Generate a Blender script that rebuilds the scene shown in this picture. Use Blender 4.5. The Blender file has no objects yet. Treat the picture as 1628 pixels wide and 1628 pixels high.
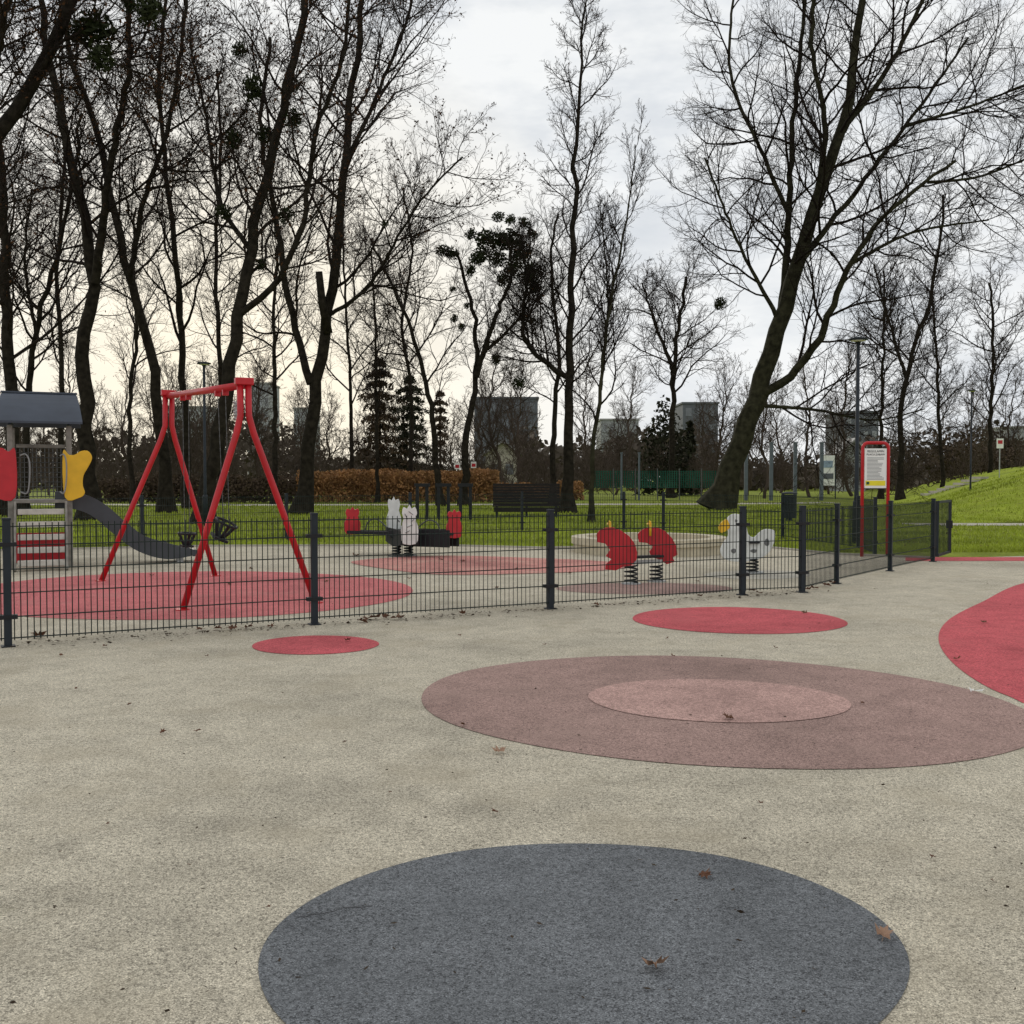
import bpy, math, random
import numpy as np
from mathutils import Vector, Matrix
random.seed(4)
C = bpy.context.scene.collection
H = 1.4; F = 1630.0; TH = math.atan(51/1630.0)
# ------------------------------------------------------------------ camera
cam = bpy.data.cameras.new('camera'); co = bpy.data.objects.new('camera', cam); C.objects.link(co)
co.location = (0, 0, H); co.rotation_euler = (math.pi/2-TH, 0, 0)
cam.sensor_width = 36; cam.lens = 36*1630/1628; cam.clip_end = 3000; cam.clip_start = 0.05
bpy.context.scene.camera = co
def ray(px, py):
    u = (px-814)/F; v = (814-py)/F
    return Vector((u, math.cos(TH)+v*math.sin(TH), -math.sin(TH)+v*math.cos(TH)))
def P(px, py, d):
    r = ray(px, py); s = d/r.y
    return Vector((0, 0, H))+r*s
def G(px, py, z=0.0):
    r = ray(px, py); s = (z-H)/r.z
    return Vector((0, 0, H))+r*s
def XF(px, d): return P(px, 763, d).x
# ------------------------------------------------------------------ materials
def nt(name):
    m = bpy.data.materials.new(name); m.use_nodes = True
    n = m.node_tree.nodes; l = m.node_tree.links
    return m, n, l, n['Principled BSDF']
def mat(name, col, rough=0.6, var=0.15, scale=6.0, bump=0.0, bscale=60.0, metal=0.0, dirt=None, spec=0.4):
    m, n, l, b = nt(name)
    tc = n.new('ShaderNodeTexCoord')
    no = n.new('ShaderNodeTexNoise'); no.inputs['Scale'].default_value = scale; no.inputs['Detail'].default_value = 3
    l.new(tc.outputs['Object'], no.inputs['Vector'])
    cr = n.new('ShaderNodeValToRGB')
    cr.color_ramp.elements[0].position = 0.3; cr.color_ramp.elements[1].position = 0.7
    c0 = [c*(1-var) for c in col] if dirt is None else dirt
    cr.color_ramp.elements[0].color = (*c0, 1); cr.color_ramp.elements[1].color = (*[min(1, c*(1+var)) for c in col], 1)
    l.new(no.outputs['Fac'], cr.inputs['Fac']); l.new(cr.outputs['Color'], b.inputs['Base Color'])
    b.inputs['Roughness'].default_value = rough; b.inputs['Metallic'].default_value = metal
    b.inputs['Specular IOR Level'].default_value = spec
    if bump:
        n2 = n.new('ShaderNodeTexNoise'); n2.inputs['Scale'].default_value = bscale; n2.inputs['Detail'].default_value = 3
        l.new(tc.outputs['Object'], n2.inputs['Vector'])
        bp = n.new('ShaderNodeBump'); bp.inputs['Strength'].default_value = bump; bp.inputs['Distance'].default_value = 0.02
        l.new(n2.outputs['Fac'], bp.inputs['Height']); l.new(bp.outputs['Normal'], b.inputs['Normal'])
    return m
def flat(name, col, rough=0.9, spec=0.05):
    m, n, l, b = nt(name)
    oi = n.new('ShaderNodeObjectInfo'); cr = n.new('ShaderNodeValToRGB')
    cr.color_ramp.elements[0].color = (*[c*.8 for c in col], 1); cr.color_ramp.elements[1].color = (*[c*1.25 for c in col], 1)
    l.new(oi.outputs['Random'], cr.inputs['Fac']); l.new(cr.outputs['Color'], b.inputs['Base Color'])
    b.inputs['Roughness'].default_value = rough; b.inputs['Specular IOR Level'].default_value = spec
    return m
def mixn(n, l, a, b, fac, mode='MIX'):
    mx = n.new('ShaderNodeMix'); mx.data_type = 'RGBA'; mx.blend_type = mode
    for s, v in ((mx.inputs[6], a), (mx.inputs[7], b), (mx.inputs[0], fac)):
        if isinstance(v, (int, float)): s.default_value = v
        elif isinstance(v, tuple): s.default_value = v
        else: l.new(v, s)
    return mx.outputs[2]
def ramp(n, l, src, stops):
    cr = n.new('ShaderNodeValToRGB'); e = cr.color_ramp.elements
    while len(e) < len(stops): e.new(0.5)
    for i, (p, c) in enumerate(stops):
        e[i].position = p; e[i].color = (c, c, c, 1) if isinstance(c, (int, float)) else (*c, 1)
    l.new(src, cr.inputs['Fac']); return cr.outputs['Color']
def noise(n, l, vec, s, d=4, r=0.5):
    t = n.new('ShaderNodeTexNoise'); t.inputs['Scale'].default_value = s; t.inputs['Detail'].default_value = d
    t.inputs['Roughness'].default_value = r
    l.new(vec, t.inputs['Vector']); return t.outputs['Fac']
def rubber(name, col, contrast=1.0, stain=None, moss=False):
    m, n, l, b = nt(name)
    tc = n.new('ShaderNodeTexCoord'); v = tc.outputs['Object']
    vo = n.new('ShaderNodeTexVoronoi'); vo.inputs['Scale'].default_value = 220; l.new(v, vo.inputs['Vector'])
    sx = n.new('ShaderNodeSeparateColor'); l.new(vo.outputs['Color'], sx.inputs['Color'])
    gran = ramp(n, l, sx.outputs[0], [(0.0, max(0.1, 1-0.6*contrast)), (0.3, 1-0.12*contrast), (0.8, 1.0+0.12*contrast), (1.0, 1+0.45*contrast)])
    edge = ramp(n, l, vo.outputs['Distance'], [(0.3, 1.05), (0.75, 0.66)])
    clump = ramp(n, l, noise(n, l, v, 48, 2, 0.6), [(0.34, 0.74), (0.48, 1.0), (0.66, 1.12)])
    mid = ramp(n, l, noise(n, l, v, 4.5, 4, 0.65), [(0.3, 0.84), (0.55, 1.02), (0.75, 1.10)])
    big = ramp(n, l, noise(n, l, v, 0.5, 4, 0.62), [(0.34, 0.76), (0.5, 1.0), (0.68, 1.08)])
    c = mixn(n, l, (*col, 1), gran, 1.0, 'MULTIPLY')
    for x in (edge, clump, mid, big): c = mixn(n, l, c, x, 1.0, 'MULTIPLY')
    if stain:
        f = ramp(n, l, noise(n, l, v, 1.4, 4, 0.65), [(0.50, 0.0), (0.72, 0.55)])
        c = mixn(n, l, c, (*stain, 1), f)
    if moss:
        f = ramp(n, l, noise(n, l, v, 2.6, 5, 0.7), [(0.64, 0.0), (0.78, 0.35)])
        c = mixn(n, l, c, (0.19, 0.17, 0.09, 1), f)
    l.new(c, b.inputs['Base Color']); b.inputs['Roughness'].default_value = 0.95
    b.inputs['Specular IOR Level'].default_value = 0.12
    bp = n.new('ShaderNodeBump'); bp.inputs['Strength'].default_value = 0.6; bp.inputs['Distance'].default_value = 0.005
    l.new(vo.outputs['Distance'], bp.inputs['Height']); l.new(bp.outputs['Normal'], b.inputs['Normal'])
    return m
def grass_mat(name, a, bcol, dry):
    m, n, l, b = nt(name)
    tc = n.new('ShaderNodeTexCoord'); v = tc.outputs['Object']
    c = mixn(n, l, (*a, 1), (*bcol, 1), ramp(n, l, noise(n, l, v, 0.35, 4, 0.65), [(0.38, 0.0), (0.62, 1.0)]))
    c = mixn(n, l, c, (*dry, 1), ramp(n, l, noise(n, l, v, 1.6, 5, 0.7), [(0.5, 0.0), (0.72, 0.7)]))
    c = mixn(n, l, c, ramp(n, l, noise(n, l, v, 14, 4, 0.7), [(0.3, 0.5), (0.7, 1.3)]), 1.0, 'MULTIPLY')
    l.new(c, b.inputs['Base Color']); b.inputs['Roughness'].default_value = 0.9; b.inputs['Specular IOR Level'].default_value = 0.1
    bp = n.new('ShaderNodeBump'); bp.inputs['Strength'].default_value = 0.7; bp.inputs['Distance'].default_value = 0.05
    l.new(noise(n, l, v, 9, 4, 0.8), bp.inputs['Height']); l.new(bp.outputs['Normal'], b.inputs['Normal'])
    return m
M = {}
M['beige'] = rubber('beige_rubber', (0.635, 0.57, 0.445), 1.0, stain=(0.40, 0.345, 0.25), moss=True)
M['dark'] = rubber('slate_rubber', (0.195, 0.203, 0.212), 1.1, stain=(0.12, 0.126, 0.132))
M['brown'] = rubber('brown_rubber', (0.44, 0.295, 0.255), 0.9, stain=(0.34, 0.235, 0.20))
M['pink'] = rubber('pink_rubber', (0.60, 0.385, 0.335), 0.8)
M['redr'] = rubber('red_rubber', (0.66, 0.135, 0.15), 0.7, stain=(0.52, 0.13, 0.135))
M['redmid'] = rubber('worn_red_rubber', (0.66, 0.20, 0.20), 0.8, stain=(0.54, 0.23, 0.21))
M['redfade'] = rubber('faded_red_rubber', (0.66, 0.30, 0.26), 0.8, stain=(0.58, 0.40, 0.31))
M['grass'] = grass_mat('meadow', (0.15, 0.19, 0.02), (0.27, 0.32, 0.035), (0.14, 0.12, 0.04))
M['lawn'] = grass_mat('lawn', (0.24, 0.30, 0.025), (0.33, 0.40, 0.035), (0.22, 0.20, 0.04))
M['blade'] = mat('grass_blade', (0.29, 0.345, 0.035), 0.8, 0.45, 0.5, spec=0.2)
M['path'] = mat('gravel_path', (0.40, 0.37, 0.31), 0.9, 0.15, 3, 0.3, 40)
M['bark'] = mat('bark', (0.024, 0.020, 0.015), 0.9, 0.5, 5, 0.9, 14, spec=0.05)
M['barkg'] = mat('mossy_bark', (0.032, 0.030, 0.018), 0.9, 0.5, 4, 0.8, 14, spec=0.05)
M['twig'] = flat('twig_bark', (0.022, 0.016, 0.013))
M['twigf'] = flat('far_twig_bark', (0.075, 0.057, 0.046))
M['leafd'] = flat('withered_leaf', (0.07, 0.035, 0.018))
M['mist'] = mat('mistletoe_green', (0.024, 0.030, 0.012), 0.8, 0.4, 4, spec=0.1)
M['spruce'] = mat('spruce_needles', (0.035, 0.036, 0.022), 0.9, 0.4, 2, spec=0.05)
M['sprb'] = mat('browning_needles', (0.060, 0.042, 0.027), 0.9, 0.6, 1.2, spec=0.05)
M['wood'] = mat('far_wood', (0.095, 0.078, 0.062), 0.95, 0.5, 0.12, spec=0.05)
M['hedge'] = mat('hedge_leaf', (0.33, 0.175, 0.075), 0.9, 0.45, 1.3, spec=0.1, dirt=(0.15, 0.085, 0.04))
M['scrub'] = mat('scrub', (0.08, 0.058, 0.040), 0.95, 0.45, 0.6, spec=0.05)
M['post'] = mat('anthracite_steel', (0.018, 0.023, 0.029), 0.55, 0.15, 8, 0.05, 90, spec=0.25)
M['wire'] = mat('fence_wire', (0.012, 0.020, 0.017), 0.6, 0.1, 8, spec=0.2)
M['redp'] = mat('red_paint', (0.46, 0.010, 0.016), 0.35, 0.12, 5, 0.04, 40)
M['redb'] = mat('red_board', (0.46, 0.018, 0.026), 0.45, 0.12, 5)
M['yel'] = mat('yellow_board', (0.72, 0.42, 0.02), 0.45, 0.1, 5)
M['white'] = mat('white_board', (0.66, 0.67, 0.64), 0.5, 0.12, 7)
M['black'] = mat('black_rubber', (0.016, 0.016, 0.018), 0.6, 0.2, 7, spec=0.25)
M['char'] = mat('charcoal_print', (0.14, 0.14, 0.14), 0.6, 0.2, 7)
M['metal'] = mat('galvanised', (0.42, 0.43, 0.43), 0.4, 0.1, 9, metal=0.7)
M['chain'] = mat('dull_chain', (0.10, 0.10, 0.10), 0.5, 0.1, 9, metal=0.5)
M['rail'] = mat('grey_rail', (0.25, 0.25, 0.25), 0.5, 0.1, 9, metal=0.4)
M['greyw'] = mat('weathered_wood', (0.22, 0.205, 0.18), 0.8, 0.25, 9, 0.3, 30)
M['step'] = mat('pale_step', (0.50, 0.47, 0.42), 0.8, 0.15, 9, 0.2, 40)
M['slide'] = mat('slide_plastic', (0.05, 0.055, 0.063), 0.4, 0.15, 4)
M['roof'] = mat('roof_board', (0.045, 0.055, 0.075), 0.5, 0.15, 3)
M['pillar'] = mat('pillar_paint', (0.10, 0.12, 0.14), 0.6, 0.15, 3)
M['darkw'] = mat('dark_bench_wood', (0.018, 0.014, 0.012), 0.6, 0.25, 9, spec=0.2)
M['sand'] = mat('sand', (0.46, 0.40, 0.28), 0.95, 0.2, 4, 0.5, 30)
M['rim'] = mat('sandpit_rim', (0.50, 0.44, 0.32), 0.8, 0.15, 5, 0.2, 30)
M['paper'] = mat('sign_paper', (0.80, 0.80, 0.76), 0.5, 0.04, 5)
M['ink'] = mat('ink', (0.02, 0.02, 0.025), 0.6, 0.1, 5)
M['inky'] = mat('yellow_print', (0.80, 0.68, 0.03), 0.5, 0.05, 5)
M['blue'] = mat('blue_print', (0.25, 0.33, 0.42), 0.5, 0.2, 5)
M['emblem'] = mat('green_print', (0.015, 0.10, 0.07), 0.8, 0.3, 1)
M['green'] = mat('green_net', (0.022, 0.085, 0.06), 0.85, 0.45, 0.6, spec=0.1)
M['bgrey'] = mat('dark_facade', (0.11, 0.118, 0.13), 0.8, 0.15, 0.3)
M['blight'] = mat('pale_facade', (0.30, 0.31, 0.31), 0.8, 0.12, 0.2)
M['bcream'] = mat('cream_plaster', (0.42, 0.39, 0.32), 0.8, 0.1, 0.5)
M['broof'] = mat('pale_roof', (0.30, 0.295, 0.28), 0.7, 0.15, 1)
M['win'] = mat('window_glass', (0.15, 0.16, 0.175), 0.4, 0.2, 1)
M['winl'] = mat('window_pale', (0.24, 0.25, 0.26), 0.4, 0.2, 1)
M['leaf'] = mat('fallen_leaf_brown', (0.13, 0.062, 0.036), 0.8, 0.4, 50, spec=0.2)
M['leafp'] = mat('fallen_leaf_pale', (0.32, 0.20, 0.135), 0.8, 0.4, 50, spec=0.2)
M['debris'] = mat('debris', (0.05, 0.036, 0.024), 0.9, 0.4, 5, spec=0.1)
# ------------------------------------------------------------------ builders
def tag(o, label=None, cat=None, group=None, kind=None):
    if label: o['label'] = label
    if cat: o['category'] = cat
    if group: o['group'] = group
    if kind: o['kind'] = kind
    return o
def thing(name, loc, label, cat, group=None):
    o = bpy.data.objects.new(name, None); C.objects.link(o); o.location = loc; o.empty_display_size = 0.2
    return tag(o, label, cat, group)
def wloc(o):
    v = Vector((0, 0, 0))
    while o is not None: v += o.location; o = o.parent
    return v
def frame(d):
    d = d.normalized(); a = Vector((0, 0, 1)) if abs(d.z) < 0.9 else Vector((1, 0, 0))
    u = d.cross(a).normalized(); return d, u, u.cross(d).normalized()
class MB:
    def __init__(s): s.v = []; s.f = []
    def add(s, vs, fs):
        b = len(s.v); s.v += [Vector(x) for x in vs]; s.f += [tuple(b+i for i in f) for f in fs]; return s
    def box(s, c, sz, rz=0.0, rot=None):
        R = rot if rot else Matrix.Rotation(rz, 3, 'Z'); c = Vector(c)
        vs = [c+R @ Vector((x*sz[0]/2, y*sz[1]/2, z*sz[2]/2)) for x in (-1, 1) for y in (-1, 1) for z in (-1, 1)]
        return s.add(vs, [(0, 1, 3, 2), (4, 6, 7, 5), (0, 4, 5, 1), (2, 3, 7, 6), (0, 2, 6, 4), (1, 5, 7, 3)])
    def beam(s, p, q, w, h):
        p = Vector(p); q = Vector(q); d, u, n = frame(q-p); vs = []
        for c in (p, q):
            for a, b in ((-1, -1), (1, -1), (1, 1), (-1, 1)): vs.append(c+u*a*w/2+n*b*h/2)
        return s.add(vs, [(3, 2, 1, 0), (4, 5, 6, 7)]+[(i, (i+1) % 4, 4+(i+1) % 4, 4+i) for i in range(4)])
    def tube(s, pts, r, n=10, r1=None):
        pts = [Vector(p) for p in pts]; vs = []; K = len(pts); U = None
        for i, p in enumerate(pts):
            t = (pts[min(i+1, K-1)]-pts[max(i-1, 0)]).normalized()
            if U is None: _, U, _ = frame(t)
            U = (U-t*U.dot(t)).normalized(); W = t.cross(U)
            rr = r if r1 is None else r+(r1-r)*i/(K-1)
            for k in range(n):
                a = 2*math.pi*k/n; vs.append(p+U*rr*math.cos(a)+W*rr*math.sin(a))
        fs = [(i*n+k, i*n+(k+1) % n, (i+1)*n+(k+1) % n, (i+1)*n+k) for i in range(K-1) for k in range(n)]
        fs += [tuple(range(n-1, -1, -1)), tuple((K-1)*n+k for k in range(n))]
        return s.add(vs, fs)
    def prism(s, out, off):
        out = [Vector(p) for p in out]; off = Vector(off); n = len(out)
        return s.add([p-off/2 for p in out]+[p+off/2 for p in out],
                     [tuple(range(n)), tuple(range(2*n-1, n-1, -1))]+[(i, n+i, n+(i+1) % n, (i+1) % n) for i in range(n)])
    def lathe(s, c, prof, n=24):
        c = Vector(c); vs = []; K = len(prof)
        for r, z in prof:
            for k in range(n):
                a = 2*math.pi*k/n; vs.append(c+Vector((r*math.cos(a), r*math.sin(a), z)))
        fs = [(i*n+k, i*n+(k+1) % n, (i+1)*n+(k+1) % n, (i+1)*n+k) for i in range(K-1) for k in range(n)]
        if prof[0][0] > 0.001: fs.append(tuple(range(n-1, -1, -1)))
        if prof[-1][0] > 0.001: fs.append(tuple((K-1)*n+k for k in range(n)))
        return s.add(vs, fs)
    def build(s, name, m, parent=None, smooth=False, bevel=0.0, loc=None, label=None):
        o0 = wloc(parent) if parent is not None else Vector(loc or (0, 0, 0))
        me = bpy.data.meshes.new(name); me.from_pydata([tuple(v-o0) for v in s.v], [], s.f); me.update()
        me.materials.append(m)
        if smooth: me.polygons.foreach_set('use_smooth', [len(p.vertices) <= 4 for p in me.polygons])
        o = bpy.data.objects.new(name, me); C.objects.link(o)
        if parent is not None: o.parent = parent
        else: o.location = o0
        if bevel:
            b = o.modifiers.new('bevel', 'BEVEL'); b.width = bevel; b.segments = 2; b.limit_method = 'ANGLE'; b.angle_limit = 0.7
        if label: o['label'] = label
        return o
def helix(c, r, h, turns, n=14):
    return [Vector(c)+Vector((r*math.cos(2*math.pi*i/n), r*math.sin(2*math.pi*i/n), h*i/(turns*n))) for i in range(turns*n+1)]
def smooth_closed(pts, k=8):
    out = []; n = len(pts)
    for i in range(n):
        a, b, c, d = [Vector(pts[(i+j-1) % n]) for j in range(4)]
        for q in range(k):
            t = q/k; out.append(0.5*((2*b)+(c-a)*t+(2*a-5*b+4*c-d)*t*t+(3*b-a-3*c+d)*t**3))
    return out
def smooth_open(pts, k=6):
    pts = [Vector(p) for p in pts]; n = len(pts); out = []
    for i in range(n-1):
        a = pts[max(i-1, 0)]; b = pts[i]; c = pts[i+1]; d = pts[min(i+2, n-1)]
        for q in range(k):
            t = q/k; out.append(0.5*((2*b)+(c-a)*t+(2*a-5*b+4*c-d)*t*t+(3*b-a-3*c+d)*t**3))
    out.append(pts[-1]); return out
def sheet(name, pts, z, m):
    mb = MB(); mb.add([Vector((p[0], p[1], z)) for p in pts], [tuple(range(len(pts)))])
    o = mb.build(name, m); o['kind'] = 'structure'
    if o.data.polygons[0].normal.z < 0: o.data.flip_normals()
    return o
# ------------------------------------------------------------------ ground
sheet('ground', [(-1200, -20), (1200, -20), (1200, 1800), (-1200, 1800)], -0.012, M['grass'])
far = [(-900, 893), (-300, 884), (100, 874), (330, 869), (700, 868), (860, 872), (1130, 868), (1230, 872), (1330, 882), (1480, 888), (1628, 884), (2400, 884)]
fp = [G(*p) for p in far]
sheet('playground_surface', [(-25, -6), (30, -6)]+[(p.x, p.y) for p in reversed(fp)], 0.0, M['beige'])
def ell(cx, cy, rx, ry, k=0.0, n=96, w=0.006):
    ph = random.random()*6
    out = []
    for i in range(n):
        t = 2*math.pi*i/n; q = 1+w*math.sin(3*t+ph)+w*0.5*math.sin(7*t+2*ph)
        x = cx+rx*q*math.cos(t); out.append(G(x, cy+ry*q*math.sin(t)+k*(x-cx)))
    return out
sheet('slate_circle', ell(925, 1545, 518, 203), 0.004, M['dark'])
sheet('brown_ellipse', ell(1163, 1134, 496, 87, 0.05), 0.004, M['brown'])
sheet('pink_ellipse', ell(1144, 1116, 209, 34, 0.035), 0.008, M['pink'])
sheet('small_red_ellipse', ell(501, 1026, 101, 15, -0.02), 0.004, M['redr'])
sheet('red_ellipse', ell(1176, 987, 171, 21, 0.025), 0.004, M['redr'])
sheet('large_red_shape', [G(p.x, p.y) for p in smooth_closed([(1640, 925, 0), (1560, 958, 0), (1508, 986, 0), (1492, 1014, 0), (1506, 1045, 0), (1545, 1078, 0), (1600, 1106, 0), (1680, 1125, 0), (1900, 1090, 0), (2000, 980, 0), (1800, 920, 0)])], 0.004, M['redr'])
sheet('swing_red_ellipse', ell(285, 947, 371, 38, -0.02), 0.004, M['redmid'])
sheet('faded_red_band', [G(p.x, p.y) for p in smooth_closed([(560, 893, 0), (700, 884, 0), (860, 888, 0), (960, 893, 0), (1010, 900, 0), (950, 908, 0), (820, 913, 0), (700, 914, 0), (620, 906, 0)])], 0.008, M['redfade'])
sheet('brown_rocker_ellipse', ell(1025, 936, 140, 9), 0.004, M['brown'])
sheet('pale_grey_ellipse', ell(1205, 914, 85, 7), 0.004, M['path'])
sheet('red_strip', [G(1440, 892), G(2300, 892), G(2300, 886), G(1440, 886)], 0.004, M['redr'])
crk = MB(); cp = [(470, 1462), (500, 1456), (525, 1452), (548, 1446), (575, 1444), (592, 1443)]
for a, b in zip(cp[:-1], cp[1:]):
    for s in range(3):
        p = G(*a).lerp(G(*b), s/3); q = G(*a).lerp(G(*b), (s+1)/3); j = Vector((0, random.uniform(-.008, .008), 0))
        w = Vector((0, 0.002, 0)); z = Vector((0, 0, 0.006)); crk.add([p-w+z, q+j-w+z, q+j+w+z, p+w+z], [(0, 1, 2, 3)])
tag(crk.build('surface_crack', M['ink']), kind='structure')
kb = MB()
for a, b in zip(fp[:-3], fp[1:-2]): kb.beam(a+Vector((0, .04, .01)), b+Vector((0, .04, .01)), 0.08, 0.05)
tag(kb.build('kerb', M['path']), kind='structure')
sheet('path', [(12.5, 31.5), (60, 31.5), (60, 33.2), (12.5, 33.2)], 0.0, M['path'])
sheet('park_path', [(-60, 60), (-14, 56), (10, 58), (20, 62), (20, 65), (10, 61), (-14, 59), (-60, 63)], 0.0, M['path'])
def npmesh(name, V, Q, mats, mi=None, smooth=False):
    V = np.ascontiguousarray(V, dtype=np.float32); Q = np.ascontiguousarray(Q, dtype=np.int32)
    me = bpy.data.meshes.new(name); me.vertices.add(len(V)); me.vertices.foreach_set('co', V.ravel())
    me.loops.add(Q.size); me.loops.foreach_set('vertex_index', Q.ravel())
    me.polygons.add(len(Q)); me.polygons.foreach_set('loop_start', np.arange(0, Q.size, Q.shape[1], dtype=np.int32))
    for m in mats: me.materials.append(m)
    if mi is not None: me.polygons.foreach_set('material_index', mi.astype(np.int32))
    if smooth: me.polygons.foreach_set('use_smooth', np.ones(len(Q), dtype=bool))
    me.update(calc_edges=True); return me
def npobj(name, me, parent=None, loc=(0, 0, 0)):
    o = bpy.data.objects.new(name, me); C.objects.link(o)
    if parent is not None: o.parent = parent
    else: o.location = loc
    return o
def sst(x): x = np.clip(x, 0, 1); return x*x*(3-2*x)
def mound_z(X, Y):
    s = X-(14.0+(Y-36)*0.35)
    r = 0.33*np.maximum(0, np.sqrt(s*s+1.0)-1.0)*(s > 0)
    r = 3.2*np.tanh(r/3.2)
    return r*sst((Y-35)/11)*(1-sst((Y-100)/30))-0.02+0.05*np.sin(X*1.3+Y*.7)*sst(s/5)
gx, gy = np.meshgrid(np.linspace(14, 100, 100), np.linspace(34, 130, 90), indexing='ij')
V = np.stack([gx, gy, mound_z(gx, gy)], -1).reshape(-1, 3)
i, j = np.meshgrid(np.arange(99), np.arange(89), indexing='ij'); a = (i*90+j).ravel()
tag(npobj('grassy_mound', npmesh('grassy_mound', V, np.stack([a, a+90, a+91, a+1], 1), [M['lawn']], smooth=True)), kind='structure')
rng = np.random.default_rng(3)
n = 110000
d = 20+42*rng.random(n)**1.5; x = (rng.random(n)-.5)*2*(d*.54)
bx = np.array([p.x for p in fp]); by = np.array([p.y for p in fp]); lim = np.interp(x, bx, by)
k = (d > lim+0.15) & ~((x > 12.5) & (d > 31.3) & (d < 33.4)) & ~((d > 55.5) & (d < 60.5))
d = d[k]; x = x[k]; n = len(d)
z0 = np.where((x > 14) & (d > 34), mound_z(x, d), -0.012)
h = 0.03+0.05*rng.random(n)*(1+(d-20)/30); w = 0.006+0.008*rng.random(n)*(1+(d-20)/15); an = rng.random(n)*6.28
ux = np.cos(an)*w; uy = np.sin(an)*w; lx = (rng.random(n)-.5)*h; ly = (rng.random(n)-.5)*h
V = np.stack([np.stack([x-ux, d-uy, z0], 1), np.stack([x+ux, d+uy, z0], 1), np.stack([x+lx+ux*.3, d+ly+uy*.3, z0+h], 1), np.stack([x+lx-ux*.3, d+ly-uy*.3, z0+h], 1)], 1).reshape(-1, 3)
tag(npobj('grass', npmesh('grass', V, np.arange(4*n).reshape(n, 4), [M['blade']])), 'short green winter grass growing around the fenced playground', 'grass', kind='stuff')
def flecks(n, xs, ys, zs, size, rng, flat=False, stretch=1.0):
    c = np.stack([xs, ys, zs], 1)
    u = rng.normal(size=(n, 3)); u /= np.linalg.norm(u, axis=1)[:, None]
    w = rng.normal(size=(n, 3))
    if flat: u[:, 2] *= .15; w[:, 2] *= .15
    w -= u*(u*w).sum(1)[:, None]; w /= np.linalg.norm(w, axis=1)[:, None]+1e-9
    s = (size*(0.5+rng.random(n)))[:, None]; u = u*s*stretch; w = w*s*.6
    V = np.stack([c-u, c+w, c+u, c-w], 1).reshape(-1, 3)
    return V, np.arange(4*n).reshape(n, 4)
n = 3000; d = 21+30*rng.random(n); x = (rng.random(n)-.5)*2*d*.54
k = ~((x > 13) & (d > 34)); d = d[k]; x = x[k]; n = len(d)
V, Q = flecks(n, x, d, np.full(n, 0.02)+rng.random(n)*.03, 0.03, rng, True)
tag(npobj('leaf_litter', npmesh('leaf_litter', V, Q, [M['leaf']])), 'scattered brown dead leaves lying in the grass', 'leaf litter', kind='stuff')
n = 650; d = 2.6+15*rng.random(n)**1.3; x = (rng.random(n)-.5)*2*d*.52
V, Q = flecks(n, x, d, np.full(n, 0.013), 0.0075, rng, True, 1.4)
n2 = 800; t = rng.random(n2); a0 = G(13, 1028); b0 = G(1275, 942)
V2, Q2 = flecks(n2, a0.x+(b0.x-a0.x)*t+rng.normal(size=n2)*.1, a0.y+(b0.y-a0.y)*t+rng.normal(size=n2)*.10, np.full(n2, 0.016), 0.016, rng, True, 1.2)
tag(npobj('ground_debris', npmesh('ground_debris', np.concatenate([V, V2]), np.concatenate([Q, Q2+len(V)]), [M['debris']])), 'tiny dark twig and leaf crumbs strewn over the beige rubber surface', 'debris', kind='stuff')
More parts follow.
